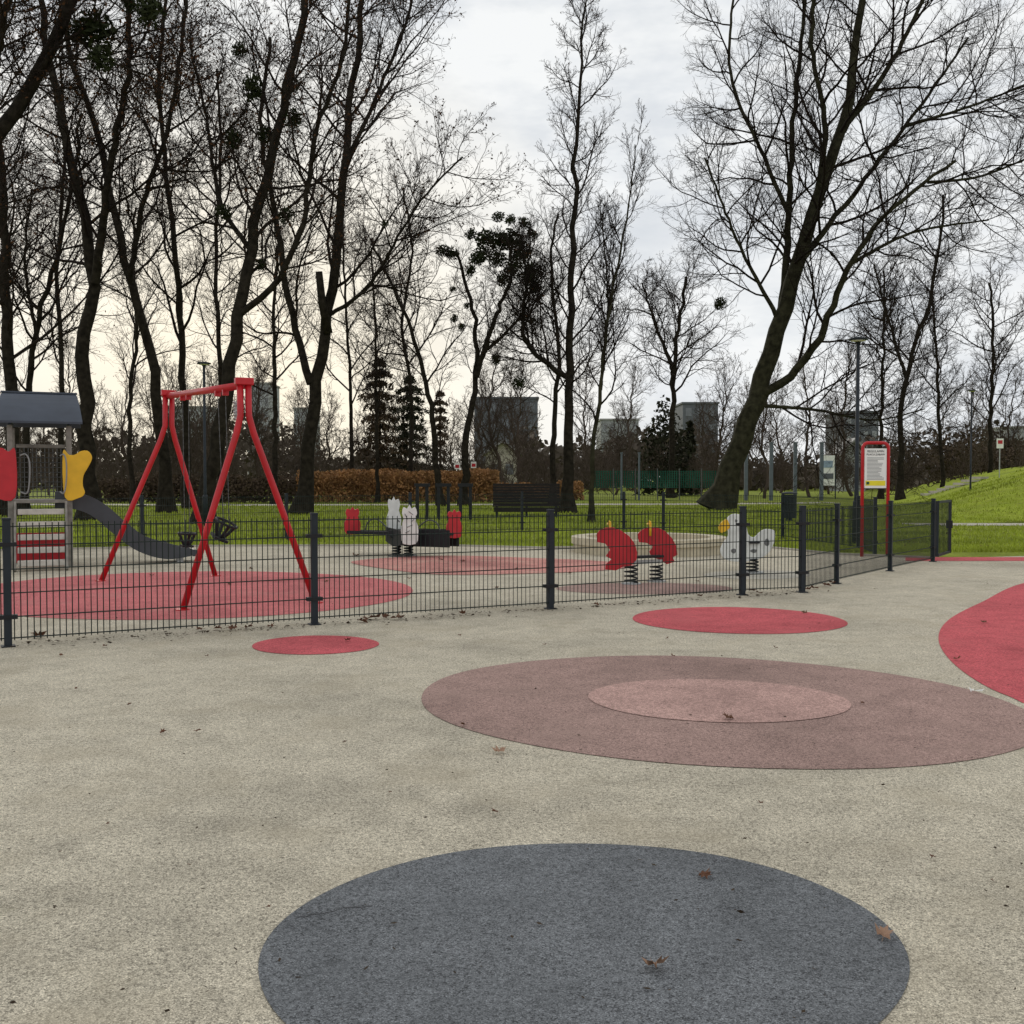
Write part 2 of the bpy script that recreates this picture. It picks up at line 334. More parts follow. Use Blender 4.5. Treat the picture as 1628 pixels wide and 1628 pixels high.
# ------------------------------------------------------------------ trees
def norm(a): return a/(np.linalg.norm(a, axis=-1, keepdims=True)+1e-9)
def tubes(Pn, R, S):
    N, K, _ = Pn.shape
    T = norm(np.gradient(Pn, axis=1)); ref = np.array([0.31, 0.87, 0.38])
    U = norm(np.cross(T, ref)); W = np.cross(T, U)
    a = 2*np.pi*np.arange(S)/S
    V = Pn[:, :, None]+R[:, :, None, None]*(np.cos(a)[None, None, :, None]*U[:, :, None]+np.sin(a)[None, None, :, None]*W[:, :, None])
    b = (np.arange(N)[:, None, None]*K+np.arange(K-1)[None, :, None])*S
    s = np.arange(S)[None, None, :]; s2 = (s+1) % S
    Q = np.stack([b+s, b+s2, b+S+s2, b+S+s], -1).reshape(-1, 4)
    return V.reshape(-1, 3), Q
def spawn(Pn, R, n, t0, t1, ratio, ang, K, up, wig, rng, rr, rend, absL=None, shr=0.5):
    N, KP, _ = Pn.shape
    t = t0+(t1-t0)*(np.arange(n)[None]+rng.random((N, n)))/n
    f = t*(KP-1); i = np.clip(np.floor(f).astype(int), 0, KP-2); a = (f-i)[..., None]; ar = np.arange(N)[:, None]
    p0 = Pn[ar, i]; p1 = Pn[ar, i+1]; pos = p0*(1-a)+p1*a; tan = norm(p1-p0)
    rad = R[ar, i]*(1-a[..., 0])+R[ar, i+1]*a[..., 0]
    ref = np.array([0.31, 0.87, 0.38]); U = norm(np.cross(tan, ref)); W = np.cross(tan, U)
    ph = (np.arange(n)[None]*2.4+rng.random((N, 1))*6.28+rng.normal(size=(N, n))*.4)[..., None]
    an = (ang*(0.7+0.6*rng.random((N, n))))[..., None]
    dr = tan*np.cos(an)+(U*np.cos(ph)+W*np.sin(ph))*np.sin(an)
    if absL is None:
        L = np.linalg.norm(np.diff(Pn, axis=1), axis=2).sum(1)[:, None]*ratio*(1-shr*t)*(0.6+0.6*rng.random((N, n)))
    else: L = absL*(1-shr*(t-t0)/(t1-t0))*(0.6+0.55*rng.random((N, n)))
    pos = pos.reshape(-1, 3); dr = dr.reshape(-1, 3); L = L.reshape(-1); rad = rad.reshape(-1)
    out = np.zeros((len(L), K, 3)); out[:, 0] = pos
    for k in range(1, K):
        dr = norm(dr+np.array([0, 0, up])+wig*rng.normal(size=dr.shape))
        out[:, k] = out[:, k-1]+dr*(L/(K-1))[:, None]
    r0 = np.minimum(rad*0.6, rr*L+rend); s = np.linspace(0, 1, K)[None]
    return out, r0[:, None]*(1-s)**0.8+rend*s
def branches(stemsP, stemsR, rng, reach, n=(17, 9, 6, 4), t0=0.3, up=0.10, thick=1.0, leaves=0, ang=0.9, shr=0.5, rtw=0.0065):
    V = []; Q = []; b = 0
    L1 = spawn(stemsP, stemsR, n[0], t0, 0.99, 0, ang, 9, up, 0.16, rng, 0.010, rtw*1.2, absL=reach, shr=shr)
    L2 = spawn(*L1, n[1], 0.12, 1.0, 0.58, 0.78, 7, up*.6, 0.15, rng, 0.008, rtw)
    L3 = spawn(*L2, n[2], 0.08, 1.0, 0.56, 0.72, 4, up*.5, 0.15, rng, 0.006, rtw*.85)
    L4 = spawn(*L3, n[3], 0.05, 1.0, 0.66, 0.65, 3, up*.5, 0.14, rng, 0.004, rtw*.7)
    for (Pn, R), S in ((L1, 6), (L2, 4), (L3, 3), (L4, 3)):
        v, q = tubes(Pn, R*thick, S); V.append(v); Q.append(q+b); b += len(v)
    nb = sum(len(q) for q in Q); nl = 0
    if leaves:
        e = L4[0][rng.choice(len(L4[0]), min(leaves, len(L4[0])), replace=False), -1]
        nl = len(e); v, q = flecks(nl, e[:, 0], e[:, 1], e[:, 2]-.05, 0.045, rng, stretch=1.0); V.append(v); Q.append(q+b)
    mi = np.concatenate([np.zeros(nb), np.ones(nl)])
    return np.concatenate(V), np.concatenate(Q), mi
def stem_np(pts, w0, w1, d, dy, rng, foot, K=26):
    W = []
    for i, (px, py) in enumerate(pts):
        f = i/(len(pts)-1)
        W.append(P(px, py, d+dy*f))
    if foot is not None: W = [Vector((XF(foot, d), d, -0.05))]+W
    W = np.array([tuple(p) for p in smooth_open(W, 5)])
    s = np.concatenate([[0], np.cumsum(np.linalg.norm(np.diff(W, axis=0), axis=1))]); u = np.linspace(0, s[-1], K)
    W = np.stack([np.interp(u, s, W[:, c]) for c in range(3)], 1)
    wob = rng.normal(size=(K, 3))*0.06*min(1.0, w0/25)*d/40; wob[0] = 0; wob[:, 2] = 0; W += wob
    r = (w0+(w1-w0)*(u/s[-1])**0.7)*0.88/2*d/F
    if foot is not None: r[0] *= 1.7; r[1] *= 1.15
    return W, r
mist_me = None
def mist_mesh():
    r = np.random.default_rng(9); n = 260
    u = r.normal(size=(n, 3)); u /= np.linalg.norm(u, axis=1)[:, None]; rad = r.random(n)**0.5*1.1
    c = u*rad[:, None]; return npmesh('mistletoe', *flecks(n, c[:, 0], c[:, 1], c[:, 2], 0.15, r, stretch=1.8), [M['mist']])
def tree(name, label, d, stems, foot, reach, seed, n=(17, 9, 6, 4), t0=0.3, up=0.1, leaves=0, ms=(), bark='bark', ang=0.9, shr=0.5, rtw=0.0065, group=None):
    global mist_me
    rng = np.random.default_rng(seed)
    root = thing(name, (XF(foot, d), d, 0), label, 'tree', group); o = np.array(tuple(root.location))
    SP = []; SR = []
    for i, (pts, w0, w1, dy) in enumerate(stems):
        p, r = stem_np(pts, w0, w1, d, dy, rng, foot if i == 0 else None)
        p = p-o; SP.append(p); SR.append(r)
    SP = np.array(SP); SR = np.array(SR)
    v, q = tubes(SP, SR, 10)
    npobj('trunk', npmesh('trunk', v, q, [M[bark]], smooth=True), root)
    vs = []; qs = []; ms_ = []; b = 0
    for i in range(len(SP)):
        tt = t0 if i == 0 else 0.12
        v, q, mi = branches(SP[i:i+1], SR[i:i+1], rng, reach if i == 0 else reach*.85, n, tt, up, 1.0, leaves, ang, shr, rtw)
        vs.append(v); qs.append(q+b); ms_.append(mi); b += len(v)
    npobj('crown', npmesh('crown', np.concatenate(vs), np.concatenate(qs), [M['twig'], M['leafd']], np.concatenate(ms_)), root)
    if ms and mist_me is None: mist_me = mist_mesh()
    for k, (px, py, rp) in enumerate(ms):
        c = P(px, py, d+random.uniform(-1, 1)) - root.location
        m = bpy.data.objects.new('mistletoe', mist_me); C.objects.link(m); m.parent = root; m.location = c
        s = rp*1.1*d/F; m.scale = (s, s, s*random.uniform(.75, 1)); m.rotation_euler = (random.random()*3, 0, random.random()*6)
    return root
tree('bare_tree', 'bare tree whose thick limb enters from the left photo edge with dark mistletoe clumps', 30,
     [([(-85, 520), (-60, 360), (-15, 235), (65, 110), (118, -20), (130, -120)], 44, 18, 1), ([(-15, 235), (-10, 110), (30, -80)], 20, 9, -2), ([(60, 115), (110, 60), (180, 100), (260, 130)], 9, 3, 1)],
     -90, 4.6, 11, ms=[(125, 50, 15), (152, 46, 26), (160, 92, 17), (238, 16, 20), (205, 6, 12)], leaves=1300)
tree('bare_tree', 'thick bare tree directly behind the roofed play tower, trunk forking at half its height', 36,
     [([(135, 640), (132, 550), (150, 450), (128, 330), (104, 220), (78, 100), (60, -90)], 34, 9, 1), ([(150, 450), (166, 330), (186, 200), (205, 100), (200, -80)], 17, 7, -2)],
     142, 5.2, 12, t0=0.4, leaves=1300)
tree('bare_tree', 'bare tree leaning left between the play tower and the red swing', 44,
     [([(250, 640), (237, 560), (207, 450), (180, 330), (150, 200), (112, 90), (100, -80)], 24, 7, 2), ([(207, 450), (226, 330), (268, 200), (290, 60), (300, -80)], 11, 5, -2)],
     264, 6.0, 13, t0=0.36, leaves=1300)
tree('bare_tree', 'slim bare tree rising behind the left end of the red swing beam', 50,
     [([(290, 560), (281, 430), (262, 260), (255, 120), (270, -80)], 16, 5, 0)], 300, 6.2, 14, t0=0.28, leaves=1300, n=(26, 9, 6, 4))
tree('bare_tree', 'massive dark tree directly behind the red swing with mistletoe balls on its left side', 33,
     [([(345, 690), (366, 590), (386, 460), (415, 310), (450, 170), (478, 40), (492, -90)], 31, 11, 0),
      ([(380, 500), (440, 445), (482, 350), (500, 220), (545, 90), (560, -60)], 13, 5, -2), ([(400, 400), (350, 320), (330, 200), (300, 60)], 10, 4, 2)],
     322, 5.0, 15, t0=0.4, leaves=1200, ms=[(380, 80, 12), (401, 140, 17), (465, 137, 11), (466, 188, 13), (370, 222, 14), (424, 214, 12), (355, 338, 11), (455, 343, 12), (415, 420, 9), (612, 356, 6)])
broken = tree('bare_tree', 'large bare tree right of the swing with a broken stub and two leaning stems', 42,
     [([(500, 640), (513, 560), (530, 430), (545, 280), (560, 130), (585, -90)], 29, 8, 0),
      ([(494, 610), (466, 510), (432, 310), (415, 200), (430, 60)], 15, 6, 2), ([(525, 500), (590, 450), (660, 330), (735, 250)], 8, 3, -2), ([(550, 260), (600, 150), (650, 20), (670, -80)], 9, 4, 2)],
     478, 6.2, 16, t0=0.38, leaves=1200)
MB().tube([P(522, 530, 41.8), P(512, 480, 41.6), P(507, 432, 41.5)], 0.18, 10, 0.14).build('broken_stub', M['bark'], broken, smooth=True)
tree('bare_tree', 'slender bare tree with a strong left lean between the broken tree and the mistletoe tree', 55,
     [([(688, 680), (680, 620), (652, 520), (612, 430), (588, 380)], 14, 4, 1)], 702, 4.6, 17, t0=0.35, leaves=300)
tree('mistletoe_tree', 'small bare tree covered in many dark round mistletoe balls left of the tall straight tree', 55,
     [([(740, 700), (757, 600), (752, 500), (736, 430), (724, 400)], 17, 5, 1), ([(757, 600), (786, 510), (812, 440), (805, 370)], 12, 4, -1), ([(770, 560), (830, 500), (850, 430)], 7, 3, 1)],
     738, 3.4, 18, t0=0.45, n=(11, 7, 6, 3),
     ms=[(704, 398, 10), (718, 403, 10), (748, 372, 9), (757, 412, 12), (793, 345, 9), (796, 385, 16), (773, 381, 15), (812, 380, 17), (828, 402, 16), (846, 430, 12), (834, 354, 9), (846, 372, 9), (790, 412, 13), (851, 455, 9), (845, 510, 6), (720, 460, 5), (722, 506, 6), (734, 520, 6), (788, 572, 8), (825, 610, 9), (742, 486, 5), (815, 428, 13), (800, 445, 10), (766, 405, 13), (838, 442, 10), (748, 430, 8), (812, 350, 8)])
tree('bare_tree', 'tall straight dark tree with a narrow crown in the middle of the photo', 44,
     [([(903, 640), (908, 500), (914, 330), (918, 200), (924, 90), (930, 0)], 23, 3, 0), ([(903, 600), (862, 572), (832, 530), (838, 440), (824, 380)], 11, 4, -1)],
     903, 4.4, 19, t0=0.22, up=0.12, n=(34, 9, 6, 4), shr=0.6, ang=0.95, leaves=200)
tree('young_tree', 'young slender tree with a greenish trunk standing on the grass beside the round sandpit', 34,
     [([(944, 700), (957, 600), (968, 500), (986, 400), (1003, 300), (1012, 230)], 11, 2, 0), ([(955, 620), (966, 490), (958, 350)], 6, 2, 1)],
     940, 2.8, 20, t0=0.25, up=0.22, n=(20, 8, 5, 3), bark='barkg', ang=0.6, rtw=0.005)
tree('spreading_tree', 'huge spreading bare tree on the right with a thick leaning trunk', 48,
     [([(1165, 735), (1198, 650), (1230, 545), (1262, 430), (1300, 320), (1345, 170), (1366, 40), (1385, -110)], 46, 9, 0),
      ([(1208, 630), (1268, 588), (1312, 520), (1352, 420), (1420, 330), (1520, 255)], 18, 5, -3),
      ([(1238, 520), (1252, 400), (1256, 280), (1266, 150), (1285, -20)], 16, 6, 3), ([(1298, 330), (1312, 200), (1292, 80), (1302, -80)], 13, 5, -2),
      ([(1330, 220), (1410, 110), (1475, -20), (1500, -110)], 12, 5, 2), ([(1262, 430), (1340, 330), (1440, 200), (1540, 60)], 13, 4, 3),
      ([(1240, 510), (1185, 410), (1150, 330), (1120, 250)], 9, 3, -2), ([(1212, 645), (1300, 652), (1390, 668), (1470, 650)], 8, 2, -2), ([(1352, 420), (1450, 370), (1570, 350)], 8, 3, 2),
      ([(1254, 340), (1205, 230), (1160, 110), (1170, -40)], 9, 4, 2), ([(1440, 200), (1540, 170), (1640, 130)], 7, 3, -1), ([(1475, 290), (1560, 280), (1660, 240)], 6, 3, 1)],
     1138, 7.2, 21, t0=0.42, up=0.07, n=(15, 9, 6, 4), bark='barkg', ms=[(1145, 483, 9)])
tree('bare_tree', 'medium bare tree right of the red framed notice sign', 70,
     [([(1434, 640), (1450, 560), (1480, 470), (1495, 380), (1500, 310)], 13, 4, 0), ([(1440, 600), (1410, 500), (1390, 420)], 7, 3, 1)], 1432, 6.4, 22, t0=0.33, up=.12, rtw=.009)
tree('bare_tree', 'broad low bare tree left of the huge spreading tree', 80,
     [([(1070, 640), (1072, 570), (1085, 480), (1090, 440)], 14, 5, 0), ([(1071, 590), (1040, 510), (1020, 450)], 9, 3, 1)], 1068, 6.8, 23, t0=0.42, up=.03, rtw=.010)
tree('bare_tree', 'bare tree standing above the grassy mound near the right edge', 80,
     [([(1575, 640), (1580, 540), (1574, 450)], 10, 4, 0)], 1575, 5.6, 24, t0=0.33, n=(22, 9, 6, 4), rtw=.010)
tree('bare_tree', 'thin bare tree at the left foot of the grassy mound', 75,
     [([(1492, 640), (1488, 540), (1480, 440)], 9, 3, 0)], 1500, 4.8, 25, t0=0.33, n=(20, 8, 6, 4), rtw=.009)
tree('bare_tree', 'thin bare tree directly behind the red framed notice sign', 76,
     [([(1402, 620), (1406, 500), (1405, 430)], 9, 3, 0)], 1400, 4.8, 26, t0=0.33, n=(20, 8, 6, 4), rtw=.009)
tree('bare_tree', 'bare tree close on the left of the tall straight central tree', 60,
     [([(882, 650), (888, 560), (876, 440), (885, 340)], 13, 4, 0)], 880, 4.4, 27, t0=0.33, n=(20, 8, 6, 4))
tree('bare_tree', 'straight slim bare tree seen between the red swing legs and the broken tree', 60,
     [([(437, 600), (436, 480), (445, 360)], 12, 4, 0)], 437, 5.6, 28, t0=0.38, leaves=400)
tree('bare_tree', 'thin bare tree between the thick tower tree and the left leaning tree', 60,
     [([(205, 640), (218, 540), (212, 440), (215, 330)], 10, 4, 0)], 212, 5.6, 29, t0=0.36, leaves=400)
tree('bare_tree', 'thick bare trunk at the left edge rising above the play tower roof', 40,
     [([(18, 600), (8, 450), (4, 300), (-20, 100), (-30, -80)], 27, 10, 0)], 14, 5.8, 30, t0=0.25, leaves=900, n=(26, 9, 6, 4))
tree('bare_tree', 'bare tree leaning right just beside the left edge trunk', 45,
     [([(52, 560), (85, 430), (110, 320), (128, 180)], 15, 5, 0), ([(60, 540), (40, 420), (50, 300)], 8, 3, 1)], 38, 5.4, 31, t0=0.28, leaves=500)
tree('bare_tree', 'thin upright bare tree in front of the dark spruces', 62,
     [([(598, 600), (596, 500), (590, 400)], 8, 3, 0)], 600, 4.8, 32, t0=0.3, leaves=300)
tree('bare_tree', 'thin bare tree just right of the broken tree', 66,
     [([(556, 600), (548, 450), (545, 340)], 9, 3, 0)], 560, 5.8, 33, t0=0.33, leaves=300)
tree('bare_tree', 'tall thin bare tree seen just right of the play tower roof', 68,
     [([(98, 600), (92, 430), (102, 250), (96, 90)], 12, 4, 0)], 95, 6.4, 34, t0=0.3, leaves=500, n=(22, 8, 6, 4), rtw=.008)
tree('bare_tree', 'tall thin bare tree behind the middle of the red swing beam', 66,
     [([(352, 600), (342, 430), (352, 260), (345, 110)], 12, 4, 0)], 350, 6.4, 35, t0=0.3, leaves=500, n=(22, 8, 6, 4), rtw=.008)
tree('bare_tree', 'curved thin bare tree with its top above the leaning slender tree', 64,
     [([(655, 640), (640, 520), (655, 400), (640, 300)], 10, 3, 0)], 650, 5.2, 36, t0=0.35, leaves=400, n=(18, 8, 6, 4), rtw=.008)
rng = np.random.default_rng(77)
models = []
for s in range(4):
    hgt = 9.5+s; z = np.linspace(0, hgt, 20); p = np.stack([np.cumsum(rng.normal(size=20)*.15), np.cumsum(rng.normal(size=20)*.15), z], 1)
    r = np.linspace(.17, .03, 20); tv, tq = tubes(p[None], r[None], 7)
    v, q, mi = branches(p[None], r[None], rng, 4.6, (18, 8, 5, 3), 0.22, 0.12, 1.0, 0, 0.85, 0.5, 0.012)
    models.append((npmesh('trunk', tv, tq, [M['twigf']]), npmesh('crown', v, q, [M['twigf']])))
fx = [(1185, 95), (1240, 110), (1320, 100), (1352, 88), (1455, 100), (1540, 105), (1612, 92), (1010, 105), (975, 95), (820, 100), (720, 110), (650, 100), (520, 95), (410, 90), (330, 100), (240, 92), (165, 90), (75, 95), (20, 85), (1285, 85), (1110, 100),
      (1145, 85), (1215, 78), (1500, 118), (1575, 112), (1640, 105), (1410, 112), (925, 112), (770, 92), (620, 112), (580, 88), (470, 105), (370, 84), (285, 82), (200, 104), (120, 82), (45, 110), (-15, 95), (790, 84), (835, 90), (260, 78), (305, 90), (480, 84), (415, 80)]
for i, (px, dd) in enumerate(fx):
    t = thing('distant_tree', (XF(px, dd), dd, 0), 'greyish bare tree in the far row behind the park trees', 'tree', 'far row of bare trees'); t.rotation_euler.z = random.random()*6
    sc = random.uniform(.7, 1.08); t.scale = (sc, sc, sc)
    for nm, me in zip(('trunk', 'crown'), models[i % 4]):
        c = bpy.data.objects.new(nm, me); C.objects.link(c); c.parent = t
def conifer(label, px, top, d, wpx, seed, m='spruce', n=5000, ex=.8):
    rng = np.random.default_rng(seed); hgt = (763-top)/F*d+1.4; root = thing('spruce_tree', (XF(px, d), d, 0), label, 'conifer')
    MB().tube([root.location, root.location+Vector((0, 0, hgt*.95))], 0.14, 8, 0.03).build('trunk', M['bark'], root)
    t = rng.random(n)**0.9; wh = np.floor(t*13)/13; t = wh+rng.random(n)*.035
    na = 8; az = (np.floor(rng.random(n)*na)/na+wh*7.3)*6.283+rng.normal(size=n)*.16
    R = wpx/2*d/F*np.clip(1-t, 0, 1)**ex*(.65+.3*np.sin(wh*40)+.4*np.sin(az*2+wh*9))+.1; s = rng.random(n)**.6; r = R*s
    zz = hgt*(.06+.94*t)-r*.22-rng.random(n)*.3*s
    v, q = flecks(n, np.cos(az)*r, np.sin(az)*r, zz, 0.085, rng, stretch=2.0)
    npobj('crown', npmesh('crown', v, q, [M[m]]), root)
conifer('ragged brownish spruce behind the rusty hedge, the left and taller of the pair', 604, 562, 78, 170, 1, 'sprb', 6500, .8)
conifer('ragged dark spruce behind the rusty hedge, the right and shorter of the pair', 652, 590, 80, 170, 2, 'spruce', 6000, .8)
conifer('small dark conical evergreen left of the leaning trunk of the huge tree', 1097, 665, 95, 36, 3)
conifer('narrow reddish evergreen left of the small mistletoe tree', 700, 615, 80, 60, 4, 'scrub', 2200, .6)
def leafmass(name, label, cat, m, cx, cy, sx, sy, z0, z1, n, size, seed, kind=None, lump=0.35, group=None, wav=1.0):
    rng = np.random.default_rng(seed); x = (rng.random(n)-.5)*2; y = (rng.random(n)-.5)*2; z = rng.random(n)**.8
    top = 1-lump*(.5+.5*np.sin(x*sx*1.7+seed)*np.cos(y*3+x*sx*.61+seed))*rng.random(n)
    if cat == 'bush': k = x*x+y*y+z**2 < 1.05; x = x[k]; y = y[k]; z = z[k]; top = top[k]; n = len(x)
    top = top*(1-.12*wav*np.sin(x*sx*.9+seed)-.08*wav*np.sin(x*sx*2.3))
    v, q = flecks(n, x*sx, y*sy, z0+(z1-z0)*z*top, size, rng); o = npobj(name, npmesh(name, v, q, [M[m]]), None, (cx, cy, 0)); return tag(o, label, cat, group, kind)
leafmass('evergreen_bush', 'dark rounded ivy bush at the foot of the broad low tree', 'bush', 'spruce', XF(1062, 92), 92, 3.0, 2.5, 0, 8.0, 5000, .2, 5, lump=.6)
leafmass('beech_hedge', 'rusty brown hedge with dry leaves behind the lawn', 'hedge', 'hedge', XF(635, 64), 64, 6.2, 1.2, 0, 2.05, 28000, .075, 6, lump=.2, wav=.25)
leafmass('dry_hedge', 'loose dark brown scrub hedge running left of the rusty hedge', 'hedge', 'scrub', XF(320, 64), 64, 6.2, 1.2, 0, 1.7, 14000, .09, 7, lump=.7)
leafmass('dark_hedge', 'brownish low hedge behind the black bench', 'hedge', 'hedge', XF(850, 72), 72, 3.4, 1.0, 0, 1.3, 6000, .09, 8, lump=.7)
leafmass('mound_hedge', 'loose dark reddish scrub at the back of the grassy mound', 'hedge', 'scrub', 43.5, 90, 7.0, 2.0, 1.0, 5.2, 7000, .13, 9, lump=.8)
rng = np.random.default_rng(5)
N = 250; dd = 74+50*rng.random(N); xx = (rng.random(N)-.5)*2*dd*.56; hh = (2.6+4.8*rng.random(N)**1.5)*np.where(xx < -6, 1.15, .85)
SP = np.zeros((N, 8, 3)); t = np.linspace(0, 1, 8)[None]
SP[:, :, 0] = xx[:, None]+np.cumsum(rng.normal(size=(N, 8))*.15, 1); SP[:, :, 1] = dd[:, None]; SP[:, :, 2] = hh[:, None]*t
SR = np.repeat(np.linspace(.06, .02, 8)[None], N, 0)
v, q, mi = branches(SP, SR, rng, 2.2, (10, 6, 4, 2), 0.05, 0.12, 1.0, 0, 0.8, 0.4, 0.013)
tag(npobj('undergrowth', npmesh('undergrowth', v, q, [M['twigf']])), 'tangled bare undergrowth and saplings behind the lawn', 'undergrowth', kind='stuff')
n = 42000; dw = 130+60*rng.random(n); xw = (rng.random(n)-.5)*2*dw*.6
top = 4.9+2.4*np.sin(xw*.11)+1.8*np.sin(xw*.31+1)+1.2*np.sin(xw*.83)+np.where(xw < -30, 1.5, 0); top = np.maximum(top, 2.4)
v, q = flecks(n, xw, dw, top*rng.random(n)**.75, 0.45, rng)
tag(npobj('far_woodland', npmesh('far_woodland', v, q, [M['wood']])), 'dark brown mass of far woodland along the horizon', 'woodland', kind='stuff')
# ------------------------------------------------------------------ mesh fences
def wire_panel(a, b, z0=0.05, z1=1.04):
    mb = MB(); a = Vector(a); b = Vector(b); dv = (b-a); L = dv.length; u = dv/L; nrm = Vector((-u.y, u.x, 0)); r = 0.0034
    nv = max(2, int(L/0.05))
    for i in range(1, nv):
        p = a+u*L*i/nv; mb.beam(p+Vector((0, 0, z0)), p+Vector((0, 0, z1)), 2*r, 2*r)
    for z in (0.07, 0.25, 0.45, 0.65, 0.85, 1.01):
        for s in (-1, 1):
            o = nrm*0.006*s+Vector((0, 0, z)); mb.beam(a+u*.03+o, b-u*.03+o, 2.6*r, 2.6*r)
    return mb
def post_mb(p, rz=0, h=1.065):
    mb = MB(); mb.box((p.x, p.y, h/2), (.06, .06, h), rz); mb.box((p.x, p.y, h+.008), (.068, .068, .02), rz); mb.box((p.x, p.y, .006), (.11, .11, .012), rz); return mb
def clamps(p, rz, po):
    for z in (.25, .86): MB().box((p.x, p.y, z), (.15, .075, .035), rz).build('clamp', M['black'], po)
def fence(name, label, pts, group=None):
    root = thing(name, (pts[0].x, pts[0].y, 0), label, 'fence', group)
    for i, p in enumerate(pts):
        q = pts[min(i+1, len(pts)-1)] if i < len(pts)-1 else pts[i-1]
        rz = math.atan2(q.y-p.y, q.x-p.x); po = post_mb(p, rz).build('post', M['post'], root, bevel=.004)
        clamps(p, rz, po)
        if i < len(pts)-1: wire_panel(p, pts[i+1]).build('wire_panel', M['wire'], root)
    return root
A = G(13, 1028); B = G(500, 993); Cc = G(875, 968); D = G(1180, 946); E = G(1275, 942)
dAB = (A-B)
front = [A+dAB, A, B, Cc, D, E]
fence('mesh_fence', 'dark wire mesh fence along the front of the playground', front)
side = [E+Vector((.012, .012, 0)), G(1330, 928), G(1415, 908), G(1483, 893)]
side[0] = E.lerp(side[1], 0.06)
root = thing('mesh_fence', (side[0].x, side[0].y, 0), 'dark wire mesh fence on the right side running back to the gate', 'fence')
for i in range(1, 4):
    rz = math.atan2(side[i].y-side[i-1].y, side[i].x-side[i-1].x)
    po = post_mb(side[i], rz).build('post', M['post'], root, bevel=.004)
    clamps(side[i], rz, po)
    wire_panel(side[i-1], side[i]).build('wire_panel', M['wire'], root)
def at(px, d): v = P(px, 763, d); v.z = 0; return v
back = [at(-30, 19.5), at(225, 21.5), at(455, 24.0), at(652, 26.0), at(830, 27.8), at(992, 28.2), at(1055, 27.4), at(1245, 24.5), at(1365, 20.5), at(1392, 19.0)]
fence('mesh_fence', 'dark wire mesh fence along the back of the playground in front of the lawn', back)
g0 = side[3]+Vector((.09, .05, 0)); g1 = G(1509, 886); g1 = g0+(g1-g0).normalized()*1.15
gt = thing('gate', (g0.x, g0.y, 0), 'open dark metal gate with vertical bars at the far right corner of the fence', 'gate')
mb = MB(); z = Vector((0, 0, 1))
mb.beam(g0+z*.08, g0+z*1.04, .045, .045); mb.beam(g1+z*.08, g1+z*1.04, .045, .045)
u_ = (g1-g0).normalized()*.024
for h in (.1, 1.02): mb.beam(g0+u_+z*h, g1-u_+z*h, .04, .04)
mb.build('gate_frame', M['post'], gt)
mb = MB()
for i in range(1, 10): p = g0.lerp(g1, i/10); mb.tube([p+z*.1, p+z*1.02], .007, 6)
mb.build('bars', M['wire'], gt)
MB().box(g1.lerp(g0, .04)+z*.6, (.1, .06, .14)).build('latch', M['black'], gt)
# ------------------------------------------------------------------ swing
Lf = [G(160, 924), G(343, 916)]; Rf = [G(290, 970), G(503, 959)]
dl = (Lf[0].y+Lf[1].y)/2; dr = (Rf[0].y+Rf[1].y)/2
Ltop = P(268, 626, dl); Lk = P(268, 682, dl); Rtop = P(388, 608, dr); Rk = P(389, 668, dr)
sw = thing('swing_set', ((Ltop.x+Rtop.x)/2, (Ltop.y+Rtop.y)/2, 0), 'bright red metal A-frame swing set with two hanging seats', 'swing')
for feet, top, kn in ((Lf, Ltop, Lk), (Rf, Rtop, Rk)):
    dirx = (feet[1]-feet[0]).normalized()
    for s, f in ((-1, feet[0]), (1, feet[1])):
        o = dirx*.045*s
        lg = MB().tube([f+Vector((0, 0, -.02)), f.lerp(kn+o, .5), f.lerp(kn+o, .93), kn+o+Vector((0, 0, .05)), top+o], .037, 12).build('leg', M['redp'], sw, smooth=True)
        MB().lathe((f.x, f.y, 0), [(.075, 0), (.075, .015), (.05, .02)], 14).build('foot_plate', M['redp'], lg)
    MB().box(top+Vector((0, 0, .01)), (.2, .1, .08), math.atan2(dirx.y, dirx.x)).build('end_cap', M['redp'], sw, bevel=.01)
bdir = (Rtop-Ltop)
beam0 = Ltop+Vector((0, 0, -.03)); beam1 = Rtop+Vector((0, 0, -.03))
MB().tube([beam0, beam1], .042, 14).build('top_beam', M['redp'], sw, smooth=True)
